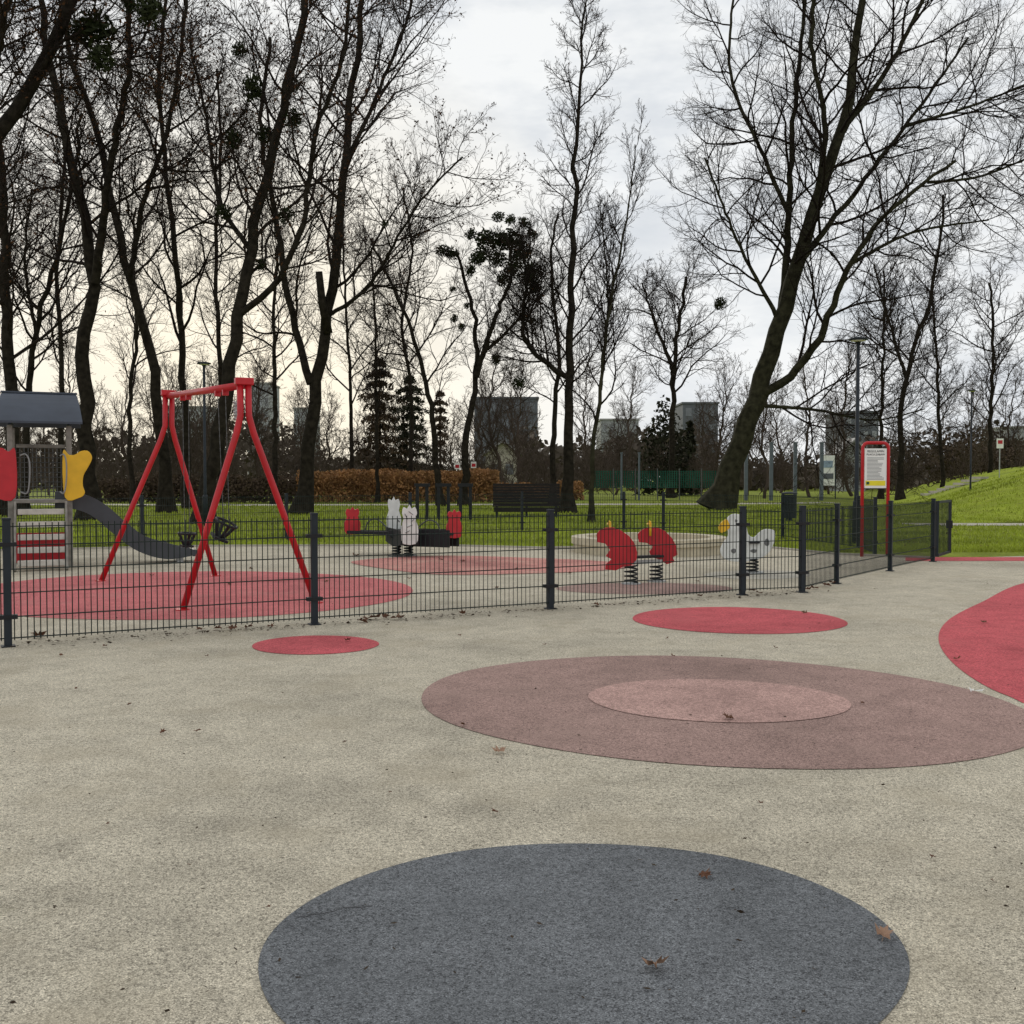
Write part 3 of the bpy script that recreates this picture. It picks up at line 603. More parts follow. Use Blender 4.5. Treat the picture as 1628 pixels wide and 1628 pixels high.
for t0_, z_, tilt, ss in ((.27, .60, 0.1, .72), (.75, .80, 0.9, .85)):
    c = beam0.lerp(beam1, t0_); c2 = Vector((c.x, c.y, z_)); bd = bdir.normalized()
    seat = MB()
    R = Matrix.Rotation(tilt*.5, 3, 'Y') @ Matrix.Rotation(math.atan2(bd.y, bd.x), 3, 'Z') @ Matrix.Scale(ss, 3)
    ring = [c2+R @ Vector((.19*math.cos(a), .15*math.sin(a), .12)) for a in [2*math.pi*i/24 for i in range(25)]]
    seat.tube(ring, .016, 8)
    seat.tube([c2+R @ Vector((-.17+.34*i/10, 0, .12-.24*math.sin(math.pi*i/10))) for i in range(11)], .02, 8)
    seat.tube([c2+R @ Vector((0, -.14+.28*i/10, .12-.24*math.sin(math.pi*i/10))) for i in range(11)], .02, 8)
    seat.box(c2+R @ Vector((0, 0, -.11)), (.26, .2, .035), rot=R)
    so = seat.build('swing_seat', M['black'], sw, smooth=False)
    for s in (-1, 1):
        top_ = c+bd*.17*s-Vector((0, 0, .05)); bot = c2+R @ Vector((.19*s, 0, .12))
        L = (top_-bot).length; nlk = int(L/.04); ch = MB()
        for i in range(nlk):
            a_ = top_.lerp(bot, i/nlk); b_ = top_.lerp(bot, (i+1)/nlk)
            ch.beam(a_, b_, .010 if i % 2 else .004, .004 if i % 2 else .010)
        ch.build('chain', M['chain'], so)
        MB().box(c+bd*.17*s-Vector((0, 0, .055)), (.05, .07, .07), math.atan2(bd.y, bd.x)).build('hanger', M['redp'], sw, bevel=.006)
MB().tube(helix(P(376, 668, dr+.5), .03, .22, 6), .009, 6).build('looped_chain', M['metal'], sw)
# ------------------------------------------------------------------ play tower
d0 = 16.1; d1 = 17.15
tw = thing('play_tower', (XF(62, 16.6), 16.6, 0), 'roofed climbing tower with grey steps, red and yellow side panels and a dark slide', 'play tower')
xl = XF(22, d0); xr = XF(108, d0)
for (x, y) in ((xl, d0), (xr, d0), (xl, d1), (xr, d1)):
    MB().box((x, y, 1.13), (.08, .08, 2.26)).build('post', M['greyw'], tw, bevel=.01)
zr0 = 2.32; zr1 = 2.80
xm0 = (xl+xr)/2; wr_ = (xr-xl)/2+.2; yc = (d0+d1)/2
ro = MB(); K_ = 9
for s in (-1, 1):
    vs = []
    for i in range(K_):
        t = i/(K_-1); yy = yc+s*(.02+.70*t); zz = zr1-(zr1-zr0)*(t**1.5); ww = wr_-.08*(1-t)
        for dz in (0, -.035):
            vs += [Vector((xm0-ww, yy, zz+dz)), Vector((xm0+ww, yy, zz+dz))]
    fs = []
    for i in range(K_-1):
        a_ = 4*i; b_ = 4*(i+1); fs += [(a_, a_+1, b_+1, b_), (a_+2, b_+2, b_+3, a_+3), (a_, b_, b_+2, a_+2), (a_+1, a_+3, b_+3, b_+1)]
    e_ = 4*(K_-1); fs.append((e_, e_+1, e_+3, e_+2)); ro.add(vs, fs)
rf = ro.build('roof', M['roof'], tw)
MB().box((xm0, yc, zr1+.016), (2*wr_-.12, .10, .028)).build('ridge_cap', M['roof'], rf)
for x in (xl, xr): MB().prism([(x, d0-.02, 2.27), (x, d1+.02, 2.27), (x, yc+.1, 2.66), (x, yc-.1, 2.66)], (.04, 0, 0)).build('gable_board', M['roof'], rf)
MB().box((xm0, yc, 1.06), (xr-xl+.06, d1-d0+.06, .05)).build('deck', M['greyw'], tw, bevel=.005)
dk = d0-.07
def outl(pts, d, off, name, m, parent, k=4, bev=.008):
    return MB().prism([Vector((p.x, d, p.z)) for p in smooth_closed([P(x, y, d) for x, y in pts], k)], (0, off, 0)).build(name, m, parent, bevel=bev)
outl([(95, 718), (104, 722), (113, 722), (122, 716), (133, 716), (139, 727), (133, 742), (126, 756), (125, 772), (128, 784), (120, 792), (98, 791)], dk, .02, 'side_panel', M['yel'], tw).__setitem__('label', 'yellow wavy side panel')
outl([(26, 716), (16, 718), (6, 712), (-8, 716), (-12, 728), (-4, 750), (-8, 775), (-4, 790), (26, 791)], dk, .02, 'side_panel', M['redb'], tw).__setitem__('label', 'red wavy side panel')
MB().tube(smooth_open([P(32, 724, dk-.02), P(38, 722, dk-.06), P(43, 735, dk-.07), P(43, 765, dk-.07), P(40, 784, dk-.06), P(32, 782, dk-.02)]), .012, 8).build('grab_rail', M['rail'], tw, smooth=True)
MB().tube(smooth_open([P(90, 724, dk-.02), P(94, 722, dk-.06), P(97, 735, dk-.07), P(97, 765, dk-.07), P(94, 784, dk-.06), P(90, 782, dk-.02)]), .012, 8).build('grab_rail', M['rail'], tw, smooth=True)
mb = MB(); zt = P(60, 712, d1).z
for i in range(13): x = xl+.05+(xr-xl-.1)*i/12; mb.tube([(x, d1, 1.1), (x, d1, zt)], .007, 5)
for i in range(11): z_ = 1.12+(zt-1.12)*i/10; mb.tube([(xl+.04, d1-.012, z_), (xr-.04, d1-.012, z_)], .007, 5)
mb.build('net_barrier', M['chain'], tw)
MB().box((xm0, d1, zt+.03), (xr-xl-.1, .05, .06)).build('top_rail', M['greyw'], tw, bevel=.008)
MB().box((xm0, d0+.5, .30), (xr-xl-.1, .025, .48)).build('lower_panel', M['redb'], tw, bevel=.006)
for i in range(5):
    z_ = .12+i*.195; y_ = d0-.50+i*.10
    MB().box((xm0+.01, y_, z_), (xr-xl-.18, .19, .085)).build('step', M['step'], tw, bevel=.006)
for x in (xl+.065, xr-.055): MB().beam((x, d0-.62, 0), (x, d0-.08, 1.03), .035, .15).build('stringer', M['greyw'], tw, bevel=.005)
prof = smooth_open([P(108, 806, 16.6), P(138, 808, 16.6), P(165, 820, 16.6), P(198, 850, 16.6), P(234, 878, 16.6), P(278, 892, 16.6), P(322, 888, 16.6)], 6)
sec = [(-.27, .25), (-.235, .25), (-.225, .04), (.225, .04), (.235, .25), (.27, .25), (.27, -.02), (-.27, -.02)]
mb = MB(); vs = []; fs = []; n = len(sec)
for i, p in enumerate(prof):
    t = prof[min(i+1, len(prof)-1)]-prof[max(i-1, 0)]; nn = Vector((-t.z, 0, t.x)).normalized()
    taper = 1.0 if i < len(prof)-7 else 1-.11*(i-len(prof)+7)
    for yy, hh_ in sec: vs.append(Vector((p.x, 16.6+yy, p.z))+nn*hh_*taper)
for i in range(len(prof)-1):
    for k in range(n): fs.append((i*n+k, i*n+(k+1) % n, (i+1)*n+(k+1) % n, (i+1)*n+k))
fs += [tuple(range(n)), tuple((len(prof)-1)*n+k for k in range(n-1, -1, -1))]
mb.add(vs, fs); sl = mb.build('slide', M['slide'], tw, smooth=False)
lp = MB(); pe = prof[-1]; lp.tube([(pe.x-.01, 16.34, pe.z+.03), (pe.x+.02, 16.6, pe.z+.02), (pe.x-.01, 16.86, pe.z+.03)], .06, 10); lp.build('slide_lip', M['slide'], sl, smooth=True)
MB().box((P(300, 895, 16.6).x, 16.6, .045), (.1, .3, .09)).build('slide_foot', M['metal'], sl)
tw.location.x -= .26; tw.rotation_euler.z = math.radians(24)
# ------------------------------------------------------------------ four-seat rocker
cC = G(640, 884); cC = Vector((cC.x, cC.y, 0))
fr = thing('four_seat_rocker', cC, 'four-seat spring rocker with red and white seat backs on a dark cross-shaped platform', 'spring rocker')
dC = cC.y; e1 = at(560, dC+.55); e2 = at(722, dC-.35); f1 = at(651, dC-.62); f2 = at(626, dC+.72)
for s in (-.11, .11):
    spc = cC+Vector((s, 0, 0)); MB().tube(helix(spc+Vector((0, 0, .02)), .075, .2, 4), .016, 7).build('spring', M['black'], fr, smooth=True)
MB().lathe(cC, [(.27, 0), (.27, .015), (.0, .016)], 24).build('base_plate', M['chain'], fr)
def arm(p, q, w, e=0.0, light=False):
    u = (q-p).normalized(); s_ = Vector((-u.y, u.x, 0)); mb = MB(); prof_ = []
    for i in range(13):
        t = i/12; c = p.lerp(q, t); b_ = .19+.05*(2*t-1)**2
        if light: b_ = .39 if t < .42 else (.39-.20*min(1, (t-.42)/.12))
        prof_.append((c+Vector((0, 0, (.50 if not light or t > .45 else .45)+e)), c+Vector((0, 0, b_+e))))
    out = [a for a, b in prof_]+[b for a, b in reversed(prof_)]
    for sg in (-1, 1): mb.prism([o+s_*w/2*sg for o in out], s_*.03)
    return mb, u, s_
mb, u1, s1 = arm(e1, e2, .36, 0, True); mb.beam(e1+Vector((0, 0, .42)), e2+Vector((0, 0, .42)), .30, .035); mb.build('long_arm', M['black'], fr)
mb, u2, s2 = arm(f1, f2, .30, .004); mb.beam(f1+Vector((0, 0, .37)), f2+Vector((0, 0, .37)), .25, .035); mb.build('cross_arm', M['black'], fr)
def seatback(c, s_, u, m, lab, z0, sx, sz):
    shp = [(-.13, .0), (-.17, .14), (-.17, .28), (-.12, .40), (-.15, .50), (-.11, .60), (-.04, .57), (0, .64), (.05, .57), (.12, .60), (.15, .50), (.12, .40), (.17, .28), (.17, .14), (.13, 0)]
    pts = smooth_closed([Vector((a, b, 0)) for a, b in shp], 2)
    o = MB().prism([Vector(c)+s_*p.x*sx+Vector((0, 0, z0+p.y*sz)) for p in pts], u*.025).build('seat_back', m, fr, bevel=.005); o['label'] = lab; return o
ra = Matrix.Rotation(math.radians(-38), 3, 'Z')
seatback(e1, ra @ s1, ra @ u1, M['redb'], 'red shaped seat back, left end', .38, .9, .8); seatback(e2, ra @ s1, ra @ u1, M['redb'], 'red shaped seat back, right end', .36, .9, .8)
wb = seatback(f1, s2, u2, M['white'], 'white seat back with black drawn marks', .26, .9, 1.1); seatback(f2, s2, u2, M['white'], 'plain white seat back', .38, .8, 1.1)
q = f1-u2*.018 if u2.y > 0 else f1+u2*.018
for (a, b, c_, d_) in ((-.06, .78, .02, .84), (.04, .7, .09, .8), (-.05, .6, .05, .56), (-.08, .7, -.03, .66), (.0, .5, .08, .46)):
    MB().tube([q+s2*a+Vector((0, 0, b)), q+s2*c_+Vector((0, 0, d_))], .006, 6).build('drawn_mark', M['char'], wb)
for q, u in ((e1, u1), (e2, -u1), (f1, u2), (f2, -u2)):
    MB().tube(smooth_open([q+u*.28+Vector((0, 0, .45)), q+u*.36+Vector((0, 0, .62)), q+u*.55+Vector((0, 0, .66)), q+u*.78+Vector((0, 0, .5))] if u in (u1, -u1) else [q+u*.3+Vector((0, 0, .45)), q+u*.34+Vector((0, 0, .64)), q+u*.5+Vector((0, 0, .62))]), .012, 8).build('handle', M['chain'], fr, smooth=True)
# ------------------------------------------------------------------ red double rocker
rc = G(1024, 928); rr_ = thing('red_spring_rocker', Vector((rc.x, rc.y, 0)), 'two-spring rocker with two bright red animal-shaped side panels and yellow handles', 'spring rocker')
dA = rc.y-.12; dB = rc.y+.35
shA = [(948, 850), (953, 843), (962, 839), (974, 838), (987, 843), (1000, 852), (1009, 864), (1013, 878), (1012, 890), (1003, 899), (990, 901), (979, 907), (962, 905), (963, 897), (972, 889), (963, 884), (970, 874), (962, 864), (950, 862)]
outl(shA, dA, .03, 'side_panel', M['redb'], rr_, 1, .004)
outl([(1013, 850), (1019, 843), (1030, 838), (1044, 838), (1057, 844), (1068, 855), (1075, 868), (1077, 882), (1069, 886), (1073, 893), (1060, 897), (1047, 889), (1036, 886), (1032, 877), (1038, 869), (1028, 863), (1016, 862)], dB, .03, 'side_panel', M['redb'], rr_, 1, .004)
pa = P(1000, 886, dA+.10); pb = P(1052, 884, dB-.08)
MB().beam(pa, pb, .12, .035).build('seat_board', M['black'], rr_, bevel=.01)
MB().beam(pa+Vector((0, 0, -.07)), pb+Vector((0, 0, -.07)), .05, .05).build('crossbar', M['metal'], rr_)
for px, dd in ((1004, dA+.06), (1044, dB-.06)):
    b_ = at(px, dd); top = P(px, 898, dd).z
    sp = MB().tube(helix(b_+Vector((0, 0, .02)), .085, top-.02, 4), .012, 7).build('spring', M['black'], rr_, smooth=True)
    MB().lathe(b_, [(.13, 0), (.13, .015), (0, .016)], 20).build('base_plate', M['metal'], sp)
for px, dd in ((970, dA+.06), (1034, dB-.06)):
    b_ = P(px, 852, dd); t_ = P(px, 831, dd)
    hd = MB().tube([b_, t_], .016, 8).build('handle_post', M['yel'], rr_, smooth=True)
    MB().tube([t_+Vector((-.02, -.14, -.02)), t_+Vector((-.02, .14, -.02))], .015, 8).build('grip', M['yel'], hd, smooth=True)
    MB().tube([t_, t_+Vector((-.02, 0, .025))], .02, 8, .012).build('horn', M['yel'], hd)
# ------------------------------------------------------------------ white animal rocker
wc = G(1196, 911); wr = thing('white_spring_rocker', Vector((wc.x, wc.y, 0)), 'white duck-shaped spring rocker with dark markings and a yellow beak', 'spring rocker')
shW = [(1157, 822), (1165, 817), (1176, 818), (1184, 825), (1187, 838), (1190, 850), (1198, 854), (1205, 848), (1213, 842), (1222, 841), (1231, 844), (1232, 856), (1227, 871), (1216, 884), (1199, 891), (1178, 893), (1161, 892), (1149, 886), (1145, 874), (1150, 862), (1157, 852), (1156, 840), (1154, 831)]
for s in (-1, 1):
    dd = wc.y+s*.06
    outl(shW, dd, .022, 'side_panel', M['white'], wr, 3)
    outl([(1156, 826), (1148, 829), (1142, 838), (1146, 847), (1154, 844), (1160, 838)], dd-.004, .034, 'beak', M['yel'], wr, 3)
    for cx, cy, rx, ry in ((1170, 828, 2, 2.5), (1166, 876, 4, 4), (1219, 862, 4, 6), (1198, 876, 5, 3)):
        outl([(cx+rx*math.cos(a)*(1+.2*math.sin(3*a+cx)), cy+ry*math.sin(a)) for a in [i*math.pi/4 for i in range(8)]], dd, .028, 'dark_marking', M['char'], wr, 2, 0)
st_ = P(1197, 862, wc.y); MB().box(st_, (.16, .24, .03)).build('seat', M['black'], wr, bevel=.012)
MB().tube([P(1178, 842, wc.y-.2), P(1178, 842, wc.y+.2)], .013, 8).build('handle', M['black'], wr)
b_ = Vector((wc.x, wc.y, 0)); MB().tube(helix(b_+Vector((0, 0, .02)), .085, .20, 4), .013, 7).build('spring', M['black'], wr, smooth=True)
MB().lathe(b_, [(.17, 0), (.17, .02), (0, .021)], 20).build('base_plate', M['metal'], wr)
# ------------------------------------------------------------------ sandpit
sc_ = at(1031, 20.0); sp = thing('sandpit', sc_, 'round low beige sandpit with a raised rim behind the spring rockers', 'sandpit')
MB().lathe(sc_, [(1.2, .06), (1.2, .20), (1.2, .30), (1.5, .30), (1.5, .17), (1.46, .16), (1.46, .0)], 56).build('rim', M['rim'], sp)
MB().lathe(sc_, [(1.21, .12), (.7, .15), (0, .16)], 40).build('sand', M['sand'], sp)
# ------------------------------------------------------------------ bench, bike racks, bin, lamps, signs
bc = at(837, 38.5); bn = thing('park_bench', bc, 'long dark slatted bench with a tall back on the grass', 'bench')
Wb = 107/F*38.5
mb = MB()
for i in range(8): mb.box((bc.x, bc.y+.22+.014*i, .48+i*.105), (Wb, .03, .098))
mb.build('backrest', M['darkw'], bn)
mb = MB()
for i in range(6): mb.box((bc.x, bc.y+.15-.11*i, .42), (Wb, .095, .035))
mb.build('seat', M['darkw'], bn)
for s in (-1, 0, 1):
    MB().box((bc.x+s*(Wb/2-.15), bc.y-.05, .2), (.08, .5, .40)).build('leg', M['post'], bn)
MB().box((bc.x, bc.y-.46, .30), (Wb-.1, .03, .18)).build('front_rail', M['darkw'], bn)
for i, (px, lab) in enumerate(((671, 'leftmost'), (705, 'middle one'), (740, 'rightmost'))):
    c = at(px, 36); t = thing('bike_rack', c, 'dark inverted-U bike rack with flat cap, %s of three left of the bench' % lab, 'bike rack')
    for s in (-1, 1): MB().box(c+Vector((s*.17, 0, .58)), (.11, .11, 1.16)).build('leg', M['black'], t)
    MB().box(c+Vector((0, 0, 1.22)), (.54, .16, .12)).build('cap', M['black'], t)
c = at(1255, 35); t = thing('litter_bin', c, 'dark round slatted litter bin on the lawn near the huge tree', 'litter bin')
mb = MB()
for i in range(20): a = i*math.pi/10; mb.box(c+Vector((.24*math.cos(a), .24*math.sin(a), .5)), (.02, .055, .8), a)
mb.build('slats', M['post'], t); MB().lathe(c, [(.22, .1), (.22, .85)], 20).build('liner', M['black'], t)
MB().lathe(c, [(.1, 0), (.1, .1)], 12).build('foot', M['post'], t); MB().lathe(c, [(.27, .92), (.27, .96), (.1, 1.0)], 20).build('lid', M['post'], t)
def lamp(px, top, d, label):
    c = at(px, d); hgt = P(px, top, d).z; t = thing('street_lamp', c, label, 'street lamp')
    MB().tube([c, c+Vector((0, 0, 1.1)), c+Vector((0, 0, 1.15)), c+Vector((0, 0, hgt-.1))], .058, 12, .04).build('pole', M['post'], t, smooth=True)
    MB().lathe(c, [(.08, 0), (.08, .9), (.065, .95)], 14).build('pole_base', M['post'], t, smooth=True)
    hd = MB().lathe(c+Vector((0, 0, hgt-.12)), [(.05, 0), (.07, .04), (.2, .07), (.21, .1), (.1, .13), (0, .135)], 24).build('lamp_head', M['post'], t, smooth=True)
    MB().lathe(c+Vector((0, 0, hgt-.085)), [(.07, 0), (.16, .018), (.15, .03)], 20).build('diffuser', M['paper'], hd)
lamp(1362, 537, 22.5, 'tall dark street lamp with a flat disc head left of the red sign')
lamp(326, 576, 31, 'street lamp with a flat disc head seen through the red swing')
lamp(1543, 620, 52, 'small distant street lamp above the grassy mound')
ds = 18.7; c = at(1391, ds); sg = thing('notice_sign', c, 'playground rules notice in a rounded bright red frame beside the lamp', 'sign')
xl_ = P(1371, 763, ds).x; xr_ = P(1412, 763, ds).x; zt = P(1391, 704, ds).z; rr = .1
path = [Vector((xl_, ds, 0)), Vector((xl_, ds, zt-rr))]+[Vector((xl_+rr-rr*math.cos(a), ds, zt-rr+rr*math.sin(a))) for a in (.4, .8, 1.2, 1.57)]
path += [Vector((xr_-rr+rr*math.sin(a), ds, zt-rr+rr*math.cos(a))) for a in (0, .4, .8, 1.2, 1.57)]+[Vector((xr_, ds, 0))]
MB().tube(path, .03, 12).build('frame', M['redp'], sg, smooth=True)
z0_ = P(1391, 776, ds).z; z1_ = P(1391, 713, ds).z; xm = (xl_+xr_)/2; wp = (xr_-xl_)-.07
bd_ = MB().box((xm, ds, (z0_+z1_)/2), (wp, .02, z1_-z0_)).build('board', M['paper'], sg)
MB().box((xm, ds-.012, z0_+.09), (wp-.04, .004, .09)).build('yellow_band', M['inky'], bd_)
MB().box((xm-wp/2+.06, ds-.016, z0_+.09), (.05, .004, .05)).build('emblem', M['emblem'], bd_)
mb = MB(); rl = random.Random(2)
for i in range(17):
    w_ = (wp-.09)*rl.uniform(.6, 1); mb.box((xm-(wp-.09-w_)/2, ds-.0115, z1_-.17-i*.0245), (w_, .003, .007))
mb.build('text_lines', M['bgrey'], bd_)
def text(s, size, loc, m, parent):
    cu = bpy.data.curves.new('t', 'FONT'); cu.body = s; cu.size = size; cu.align_x = 'CENTER'; cu.extrude = .001
    o = bpy.data.objects.new('t', cu); C.objects.link(o); bpy.context.view_layer.update()
    me = bpy.data.meshes.new_from_object(o.evaluated_get(bpy.context.evaluated_depsgraph_get())); bpy.data.objects.remove(o)
    me.materials.clear(); me.materials.append(m); me.transform(Matrix.Rotation(math.pi/2, 4, 'X'))
    me.transform(Matrix.Translation(Vector(loc)-wloc(parent)))
    x = bpy.data.objects.new('lettering', me); C.objects.link(x); x.parent = parent; return x
text('REGULAMIN', .056, (xm, ds-.013, z1_-.07), M['ink'], bd_); text('PLACU ZABAW', .048, (xm, ds-.013, z1_-.125), M['ink'], bd_)
dn = 75; c = at(1316, dn); nb = thing('poster_board', c, 'upright whitish poster board with a bluish print beyond the lawn', 'sign')
MB().box(P(1316, 748, dn), (1.0, .06, 2.2)).build('panel', M['paper'], nb)
MB().box(P(1316, 738, dn)+Vector((0, -.05, 0)), (.7, .02, .5)).build('print', M['blue'], nb)
MB().box(P(1316, 757, dn)+Vector((0, -.05, 0)), (.8, .02, .4)).build('print', M['bgrey'], nb)
for s in (-1, 1): MB().box((c.x+s*.56, dn, 1.2), (.07, .07, 2.4)).build('post', M['post'], nb)
for i, px in enumerate((1186, 1226, 1264, 1306, 1016, 988)):
    dd = 70; c = at(px, dd); t = thing('pillar', c, 'slim bluish grey pillar in the far row beyond the huge tree', 'pillar', 'row of slim pillars')
    hgt = (3.9 if px > 1100 else 3.2); ww = .22 if px > 1100 else .12; MB().box(c+Vector((0, 0, hgt/2)), (ww, ww, hgt)).build('shaft', M['pillar'], t); MB().box(c+Vector((0, 0, hgt+.04)), (ww+.06, ww+.06, .08)).build('cap', M['pillar'], t)
dd = 72; a_ = at(940, dd); b_ = at(1150, dd)
gn = thing('green_net_fence', a_, 'long green net fence at the far edge of the park', 'fence')
mb = MB(); nn_ = int((b_.x-a_.x)/.16)
for i in range(nn_): mb.box((a_.x+.08+i*.16, dd, 1.45), (.07, .02, 1.2))
for i in range(8): mb.box(((a_.x+b_.x)/2, dd+.015, .88+i*.16), (b_.x-a_.x, .008, .035))
mb.build('net', M['green'], gn)
for i in range(7): p = a_.lerp(b_, i/6); MB().box((p.x, dd-.06, 1.1), (.07, .06, 2.2)).build('post', M['chain'], gn)
for px, py, lab in ((727, 741, 'left'), (753, 739, 'right')):
    dd = 70; c = P(px, py, dd-1); t = thing('small_sign', at(px, dd-1), 'tiny white and red notice plate above the rusty hedge, %s one of two' % lab, 'sign'); q = c
    MB().box(q, (.36, .03, .42)).build('plate', M['paper'], t); MB().box(q+Vector((0, -.02, -.02)), (.26, .01, .22)).build('print', M['redb'], t); MB().box((q.x, dd-.97, q.z/2), (.05, .03, q.z)).build('post', M['post'], t)
dd = 58; q = P(1590, 705, dd); zz = float(mound_z(np.array(q.x), np.array(float(dd)))); t = thing('warning_sign', (q.x, dd, zz), 'small white and red sign on a post on top of the mound', 'sign')
MB().box(q, (.38, .03, .55)).build('plate', M['paper'], t); MB().box(q+Vector((0, -.02, .08)), (.26, .01, .2)).build('print', M['redb'], t); MB().tube([(q.x, dd+.03, zz), (q.x, dd+.03, q.z)], .03, 8).build('post', M['metal'], t)
t = thing('stone_steps', (XF(1520, 64), 64, 0), 'pale stone steps climbing the left side of the mound', 'steps')
for i in range(7):
    x = XF(1478+i*13, 64); zz = float(mound_z(np.array(x), np.array(64.)))
    MB().box((x, 64, zz+.03+i*.02), (.5, 1.6, .14)).build('step', M['path'], t)
# ------------------------------------------------------------------ buildings
def building(name, label, px0, px1, ytop, d, m, nx, ny, wm, depth=14, roofm='broof'):
    x0 = XF(px0, d); x1 = XF(px1, d); hgt = P(0, ytop, d).z; c = Vector(((x0+x1)/2, d+depth/2, 0))
    t = thing(name, c, label, 'building'); MB().box(c+Vector((0, 0, hgt/2)), (x1-x0, depth, hgt)).build('wall', m, t)
    MB().box(c+Vector((0, 0, hgt+.2)), (x1-x0+.5, depth+.5, .4)).build('roof', M[roofm], t)
    sx = (x1-x0)/nx; sz = hgt/ny
    for i in range(nx):
        for j in range(ny):
            if j == 0: continue
            w = MB().box((x0+sx*(i+.5), d-.05, sz*(j+.5)), (sx*.5, .1, sz*.5)).build('window', wm, t)
    return t
building('apartment_block', 'dark grey block right of the mistletoe tree', 754, 855, 634, 215, M['bgrey'], 5, 5, M['win'], roofm='bgrey')
building('apartment_block', 'dark grey block right of the broad low tree', 1085, 1141, 642, 230, M['bgrey'], 3, 5, M['win'], roofm='bgrey')
building('apartment_block', 'grey block behind the left part of the red swing', 268, 332, 648, 260, M['blight'], 5, 6, M['winl'])
building('apartment_block', 'pale high block between the swing and the broken tree', 394, 428, 610, 300, M['blight'], 4, 8, M['winl'])
building('apartment_block', 'pale low block behind the broken tree', 468, 494, 650, 280, M['blight'], 3, 5, M['winl'])
building('apartment_block', 'pale block left of the broad low tree', 955, 1015, 668, 260, M['blight'], 5, 4, M['winl'])
building('apartment_block', 'dark grey block behind the red framed sign', 1342, 1396, 656, 230, M['bgrey'], 4, 5, M['winl'], roofm='bgrey')
building('apartment_block', 'wide pale block behind the mound', 1600, 1720, 680, 260, M['blight'], 6, 4, M['winl'])
def house(label, px0, px1, ye, yr, d, wm):
    x0 = XF(px0, d); x1 = XF(px1, d); ze = P(0, ye, d).z; zr = P(0, yr, d).z; c = Vector(((x0+x1)/2, d+4, 0)); t = thing('house', c, label, 'house')
    MB().prism([(x0, d+3, 0), (x1, d+3, 0), (x1, d+3, ze), ((x0+x1)/2, d+3, zr), (x0, d+3, ze)], (0, 6, 0)).build('wall', wm, t)
    mb = MB(); xm_ = (x0+x1)/2
    for s, xe in ((-1, x0), (1, x1)):
        ex = xe+s*.4; mb.prism([(ex, d+3, ze-.2), (xm_, d+3, zr+.05), (xm_, d+3, zr+.3), (ex, d+3, ze+.05)], (0, 7, 0))
    mb.build('roof', M['broof'], t)
    for f in (.3, .7): MB().box((x0+(x1-x0)*f, d-.03, ze*.6), (.9, .08, 1.2)).build('window', M['win'], t)
house('small cream house with a pale gable roof behind the black bench', 772, 826, 722, 704, 118, M['bcream'])
house('small white gabled house behind the poster board', 1340, 1376, 722, 700, 125, M['blight'])
# ------------------------------------------------------------------ fallen leaves
def leafmesh(seed):
    r = random.Random(seed)
    lob = [(0, 1.0), (.3, .62), (.62, .9), (.9, .52), (1.25, .95), (1.65, .5), (2.1, .62), (2.6, .38), (3.14, .3)]
    full = lob+[(2*math.pi-a, q) for a, q in reversed(lob[1:-1])]
    vs = [(0, 0, .1)]+[(q*math.sin(a)*r.uniform(.6, 1.05), q*math.cos(a)*r.uniform(.8, 1.1), .05+.65*r.random()*q) for a, q in full]
    n = len(full); me = bpy.data.meshes.new('fallen_leaf'); fs = [(0, 1+i, 1+(i+1) % n) for i in range(n)]
    b = len(vs); vs += [(0.03, -.2, .08), (-.03, -.2, .08), (0.1, -1.1, .2)]; fs.append((b, b+1, b+2))
    me.from_pydata(vs, [], fs); return me
lm = []
for s in range(5):
    for m in ('leaf', 'leafp'): me = leafmesh(s); me.materials.append(M[m]); lm.append(me)
def leaf(px, py, wpx, label, group=None, pale=False):
    p = G(px, py, .012); s = wpx*1.25/2*p.y/F
    o = bpy.data.objects.new('fallen_leaf', random.choice(lm[1::2] if pale else lm[0::2])); C.objects.link(o)
    o.location = p; o.scale = (s, s, s*1.2); o.rotation_euler = (random.uniform(-.3, .3), random.uniform(-.3, .3), random.random()*6); tag(o, label, 'leaf', group)
leaf(1040, 1536, 46, 'pale brown lobed leaf near the centre of the slate circle', pale=True)
leaf(1405, 1489, 36, 'curled brown leaf on the right edge of the slate circle', pale=True)
leaf(1118, 1391, 26, 'dark brown leaf near the top of the slate circle')
leaf(1158, 1143, 24, 'brown leaf at the lower rim of the pink ellipse')
leaf(313, 1163, 14, 'reddish leaf on beige ground, right one of a close pair')
leaf(257, 1165, 13, 'dark leaf on beige ground, left one of a close pair')
leaf(738, 1153, 13, 'small leaf at the left end of the brown ellipse')
leaf(62, 1012, 26, 'large brown leaf caught against the fence at the far left')
leaf(787, 1291, 14, 'small greenish brown leaf on beige ground above the slate circle')
leaf(795, 1196, 24, 'flat leaf on the lower left rim of the brown ellipse', pale=True)
leaf(1521, 1048, 14, 'brown leaf on the large red shape near its left edge', pale=True)
leaf(1565, 990, 11, 'brown leaf on the upper part of the large red shape')
leaf(1233, 1030, 9, 'tiny leaf on beige ground below the red ellipse')
leaf(1280, 975, 12, 'brown leaf on the upper right rim of the red ellipse')
leaf(553, 1018, 12, 'brown leaf at the top of the small red ellipse')
leaf(1372, 1118, 9, 'tiny leaf just right of the pink ellipse')
leaf(1483, 1362, 12, 'small dark leaf on the beige ground right of the slate circle')
leaf(1210, 1277, 10, 'thin dark leaf on beige ground below the brown ellipse')
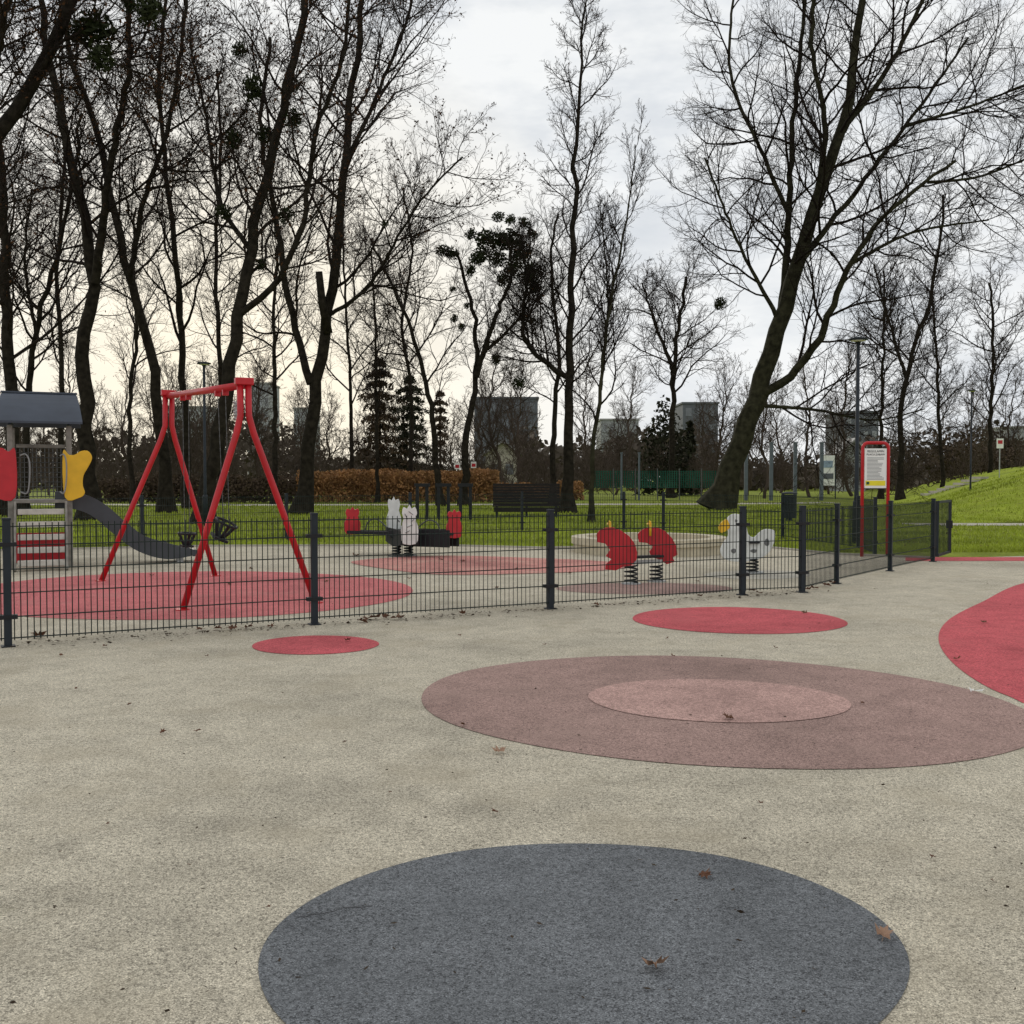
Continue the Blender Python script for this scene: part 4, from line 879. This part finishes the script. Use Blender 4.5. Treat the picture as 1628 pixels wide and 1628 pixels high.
for px, py, s in ((573, 988, 18), (586, 984, 16), (597, 983, 20), (612, 982, 16), (628, 984, 20), (640, 982, 14), (372, 1000, 16), (350, 1000, 14), (318, 1001, 12), (1197, 940, 14), (1206, 943, 12), (1282, 938, 16), (1295, 936, 14), (1310, 931, 18), (1322, 927, 12), (736, 976, 12), (1112, 948, 10), (430, 996, 12), (950, 962, 10), (395, 998, 14)):
    leaf(px, py, s*1.15, 'brown leaf drifted against the foot of the front fence', 'leaves along the fence foot')
for px, py, s in ((565, 884, 14), (700, 890, 10), (735, 893, 10), (820, 905, 8), (905, 912, 8), (520, 925, 9), (365, 930, 9), (240, 915, 9), (400, 905, 9), (650, 920, 8), (1110, 925, 8), (790, 935, 8)):
    leaf(px, py, s, 'brown leaf lying on the playground floor behind the fence', 'leaves inside the playground')
for px, py, s in ((168, 1027, 10), (96, 1042, 8), (330, 1043, 8), (730, 1010, 7), (205, 1120, 8), (120, 1095, 7), (548, 1180, 8), (300, 1375, 8), (425, 1442, 10), (95, 1355, 7), (1578, 1400, 8), (1060, 1015, 7), (865, 1025, 7), (170, 1310, 7), (620, 1260, 7), (1070, 1043, 9)):
    leaf(px, py, s, 'tiny brown leaf scrap on the open beige ground', 'leaf scraps on the beige ground')
pp = G(1548, 1100, .012); mb = MB(); rl = random.Random(8)
for i in range(6):
    a = i*1.05; b_ = pp+Vector((.03*math.cos(a), .03*math.sin(a), 0)); mb.add([b_+Vector((rl.uniform(-.03, .03), rl.uniform(-.03, .03), rl.uniform(0, .035))) for _ in range(3)], [(0, 1, 2)])
tag(mb.build('paper_scrap', M['paper'], None, loc=pp), 'crumpled white paper scrap on the right part of the brown ellipse', 'litter')
# ------------------------------------------------------------------ light
sun_el = math.radians(24); az = math.radians(-22)
sd = Vector((math.sin(az)*math.cos(sun_el), math.cos(az)*math.cos(sun_el), math.sin(sun_el)))
sl_ = bpy.data.lights.new('sun', 'SUN'); sl_.energy = 1.3; sl_.angle = math.radians(12); sl_.color = (1, .93, .82)
so = bpy.data.objects.new('sun', sl_); C.objects.link(so); so.rotation_euler = (-sd).to_track_quat('-Z', 'Y').to_euler()
w = bpy.data.worlds.new('World'); bpy.context.scene.world = w; w.use_nodes = True
n = w.node_tree.nodes; l = w.node_tree.links; bg = n['Background']
sky = n.new('ShaderNodeTexSky'); sky.sky_type = 'NISHITA'; sky.sun_disc = False; sky.sun_elevation = sun_el; sky.sun_rotation = az
tc = n.new('ShaderNodeTexCoord'); mp = n.new('ShaderNodeMapping'); mp.inputs['Scale'].default_value = (1.3, 1.3, 3.4); l.new(tc.outputs['Generated'], mp.inputs['Vector'])
cl = noise(n, l, mp.outputs['Vector'], 2.6, 5, 0.58)
dp = n.new('ShaderNodeVectorMath'); dp.operation = 'DOT_PRODUCT'; l.new(tc.outputs['Generated'], dp.inputs[0]); dp.inputs[1].default_value = tuple(Vector((math.sin(math.radians(-15)), math.cos(math.radians(-15)), .05)).normalized())
warm = ramp(n, l, dp.outputs['Value'], [(0.925, 0.0), (0.965, 0.35), (1.0, 0.9)])
cloudd0 = mixn(n, l, (9.3, 9.45, 9.5, 1), (6.7, 7.1, 7.6, 1), ramp(n, l, noise(n, l, mp.outputs['Vector'], 4.2, 5, 0.62), [(0.42, 0.0), (0.58, 0.6), (0.75, 0.95)]))
cloudd = mixn(n, l, cloudd0, (11.4, 10.2, 7.9, 1), warm)
col = mixn(n, l, sky.outputs['Color'], cloudd, ramp(n, l, cl, [(0.30, 0.88), (0.5, 1.0)]))
l.new(col, bg.inputs['Color']); bg.inputs['Strength'].default_value = 0.1
sc = bpy.context.scene; sc.view_settings.view_transform = 'Standard'; sc.view_settings.look = 'None'; sc.view_settings.exposure = 0
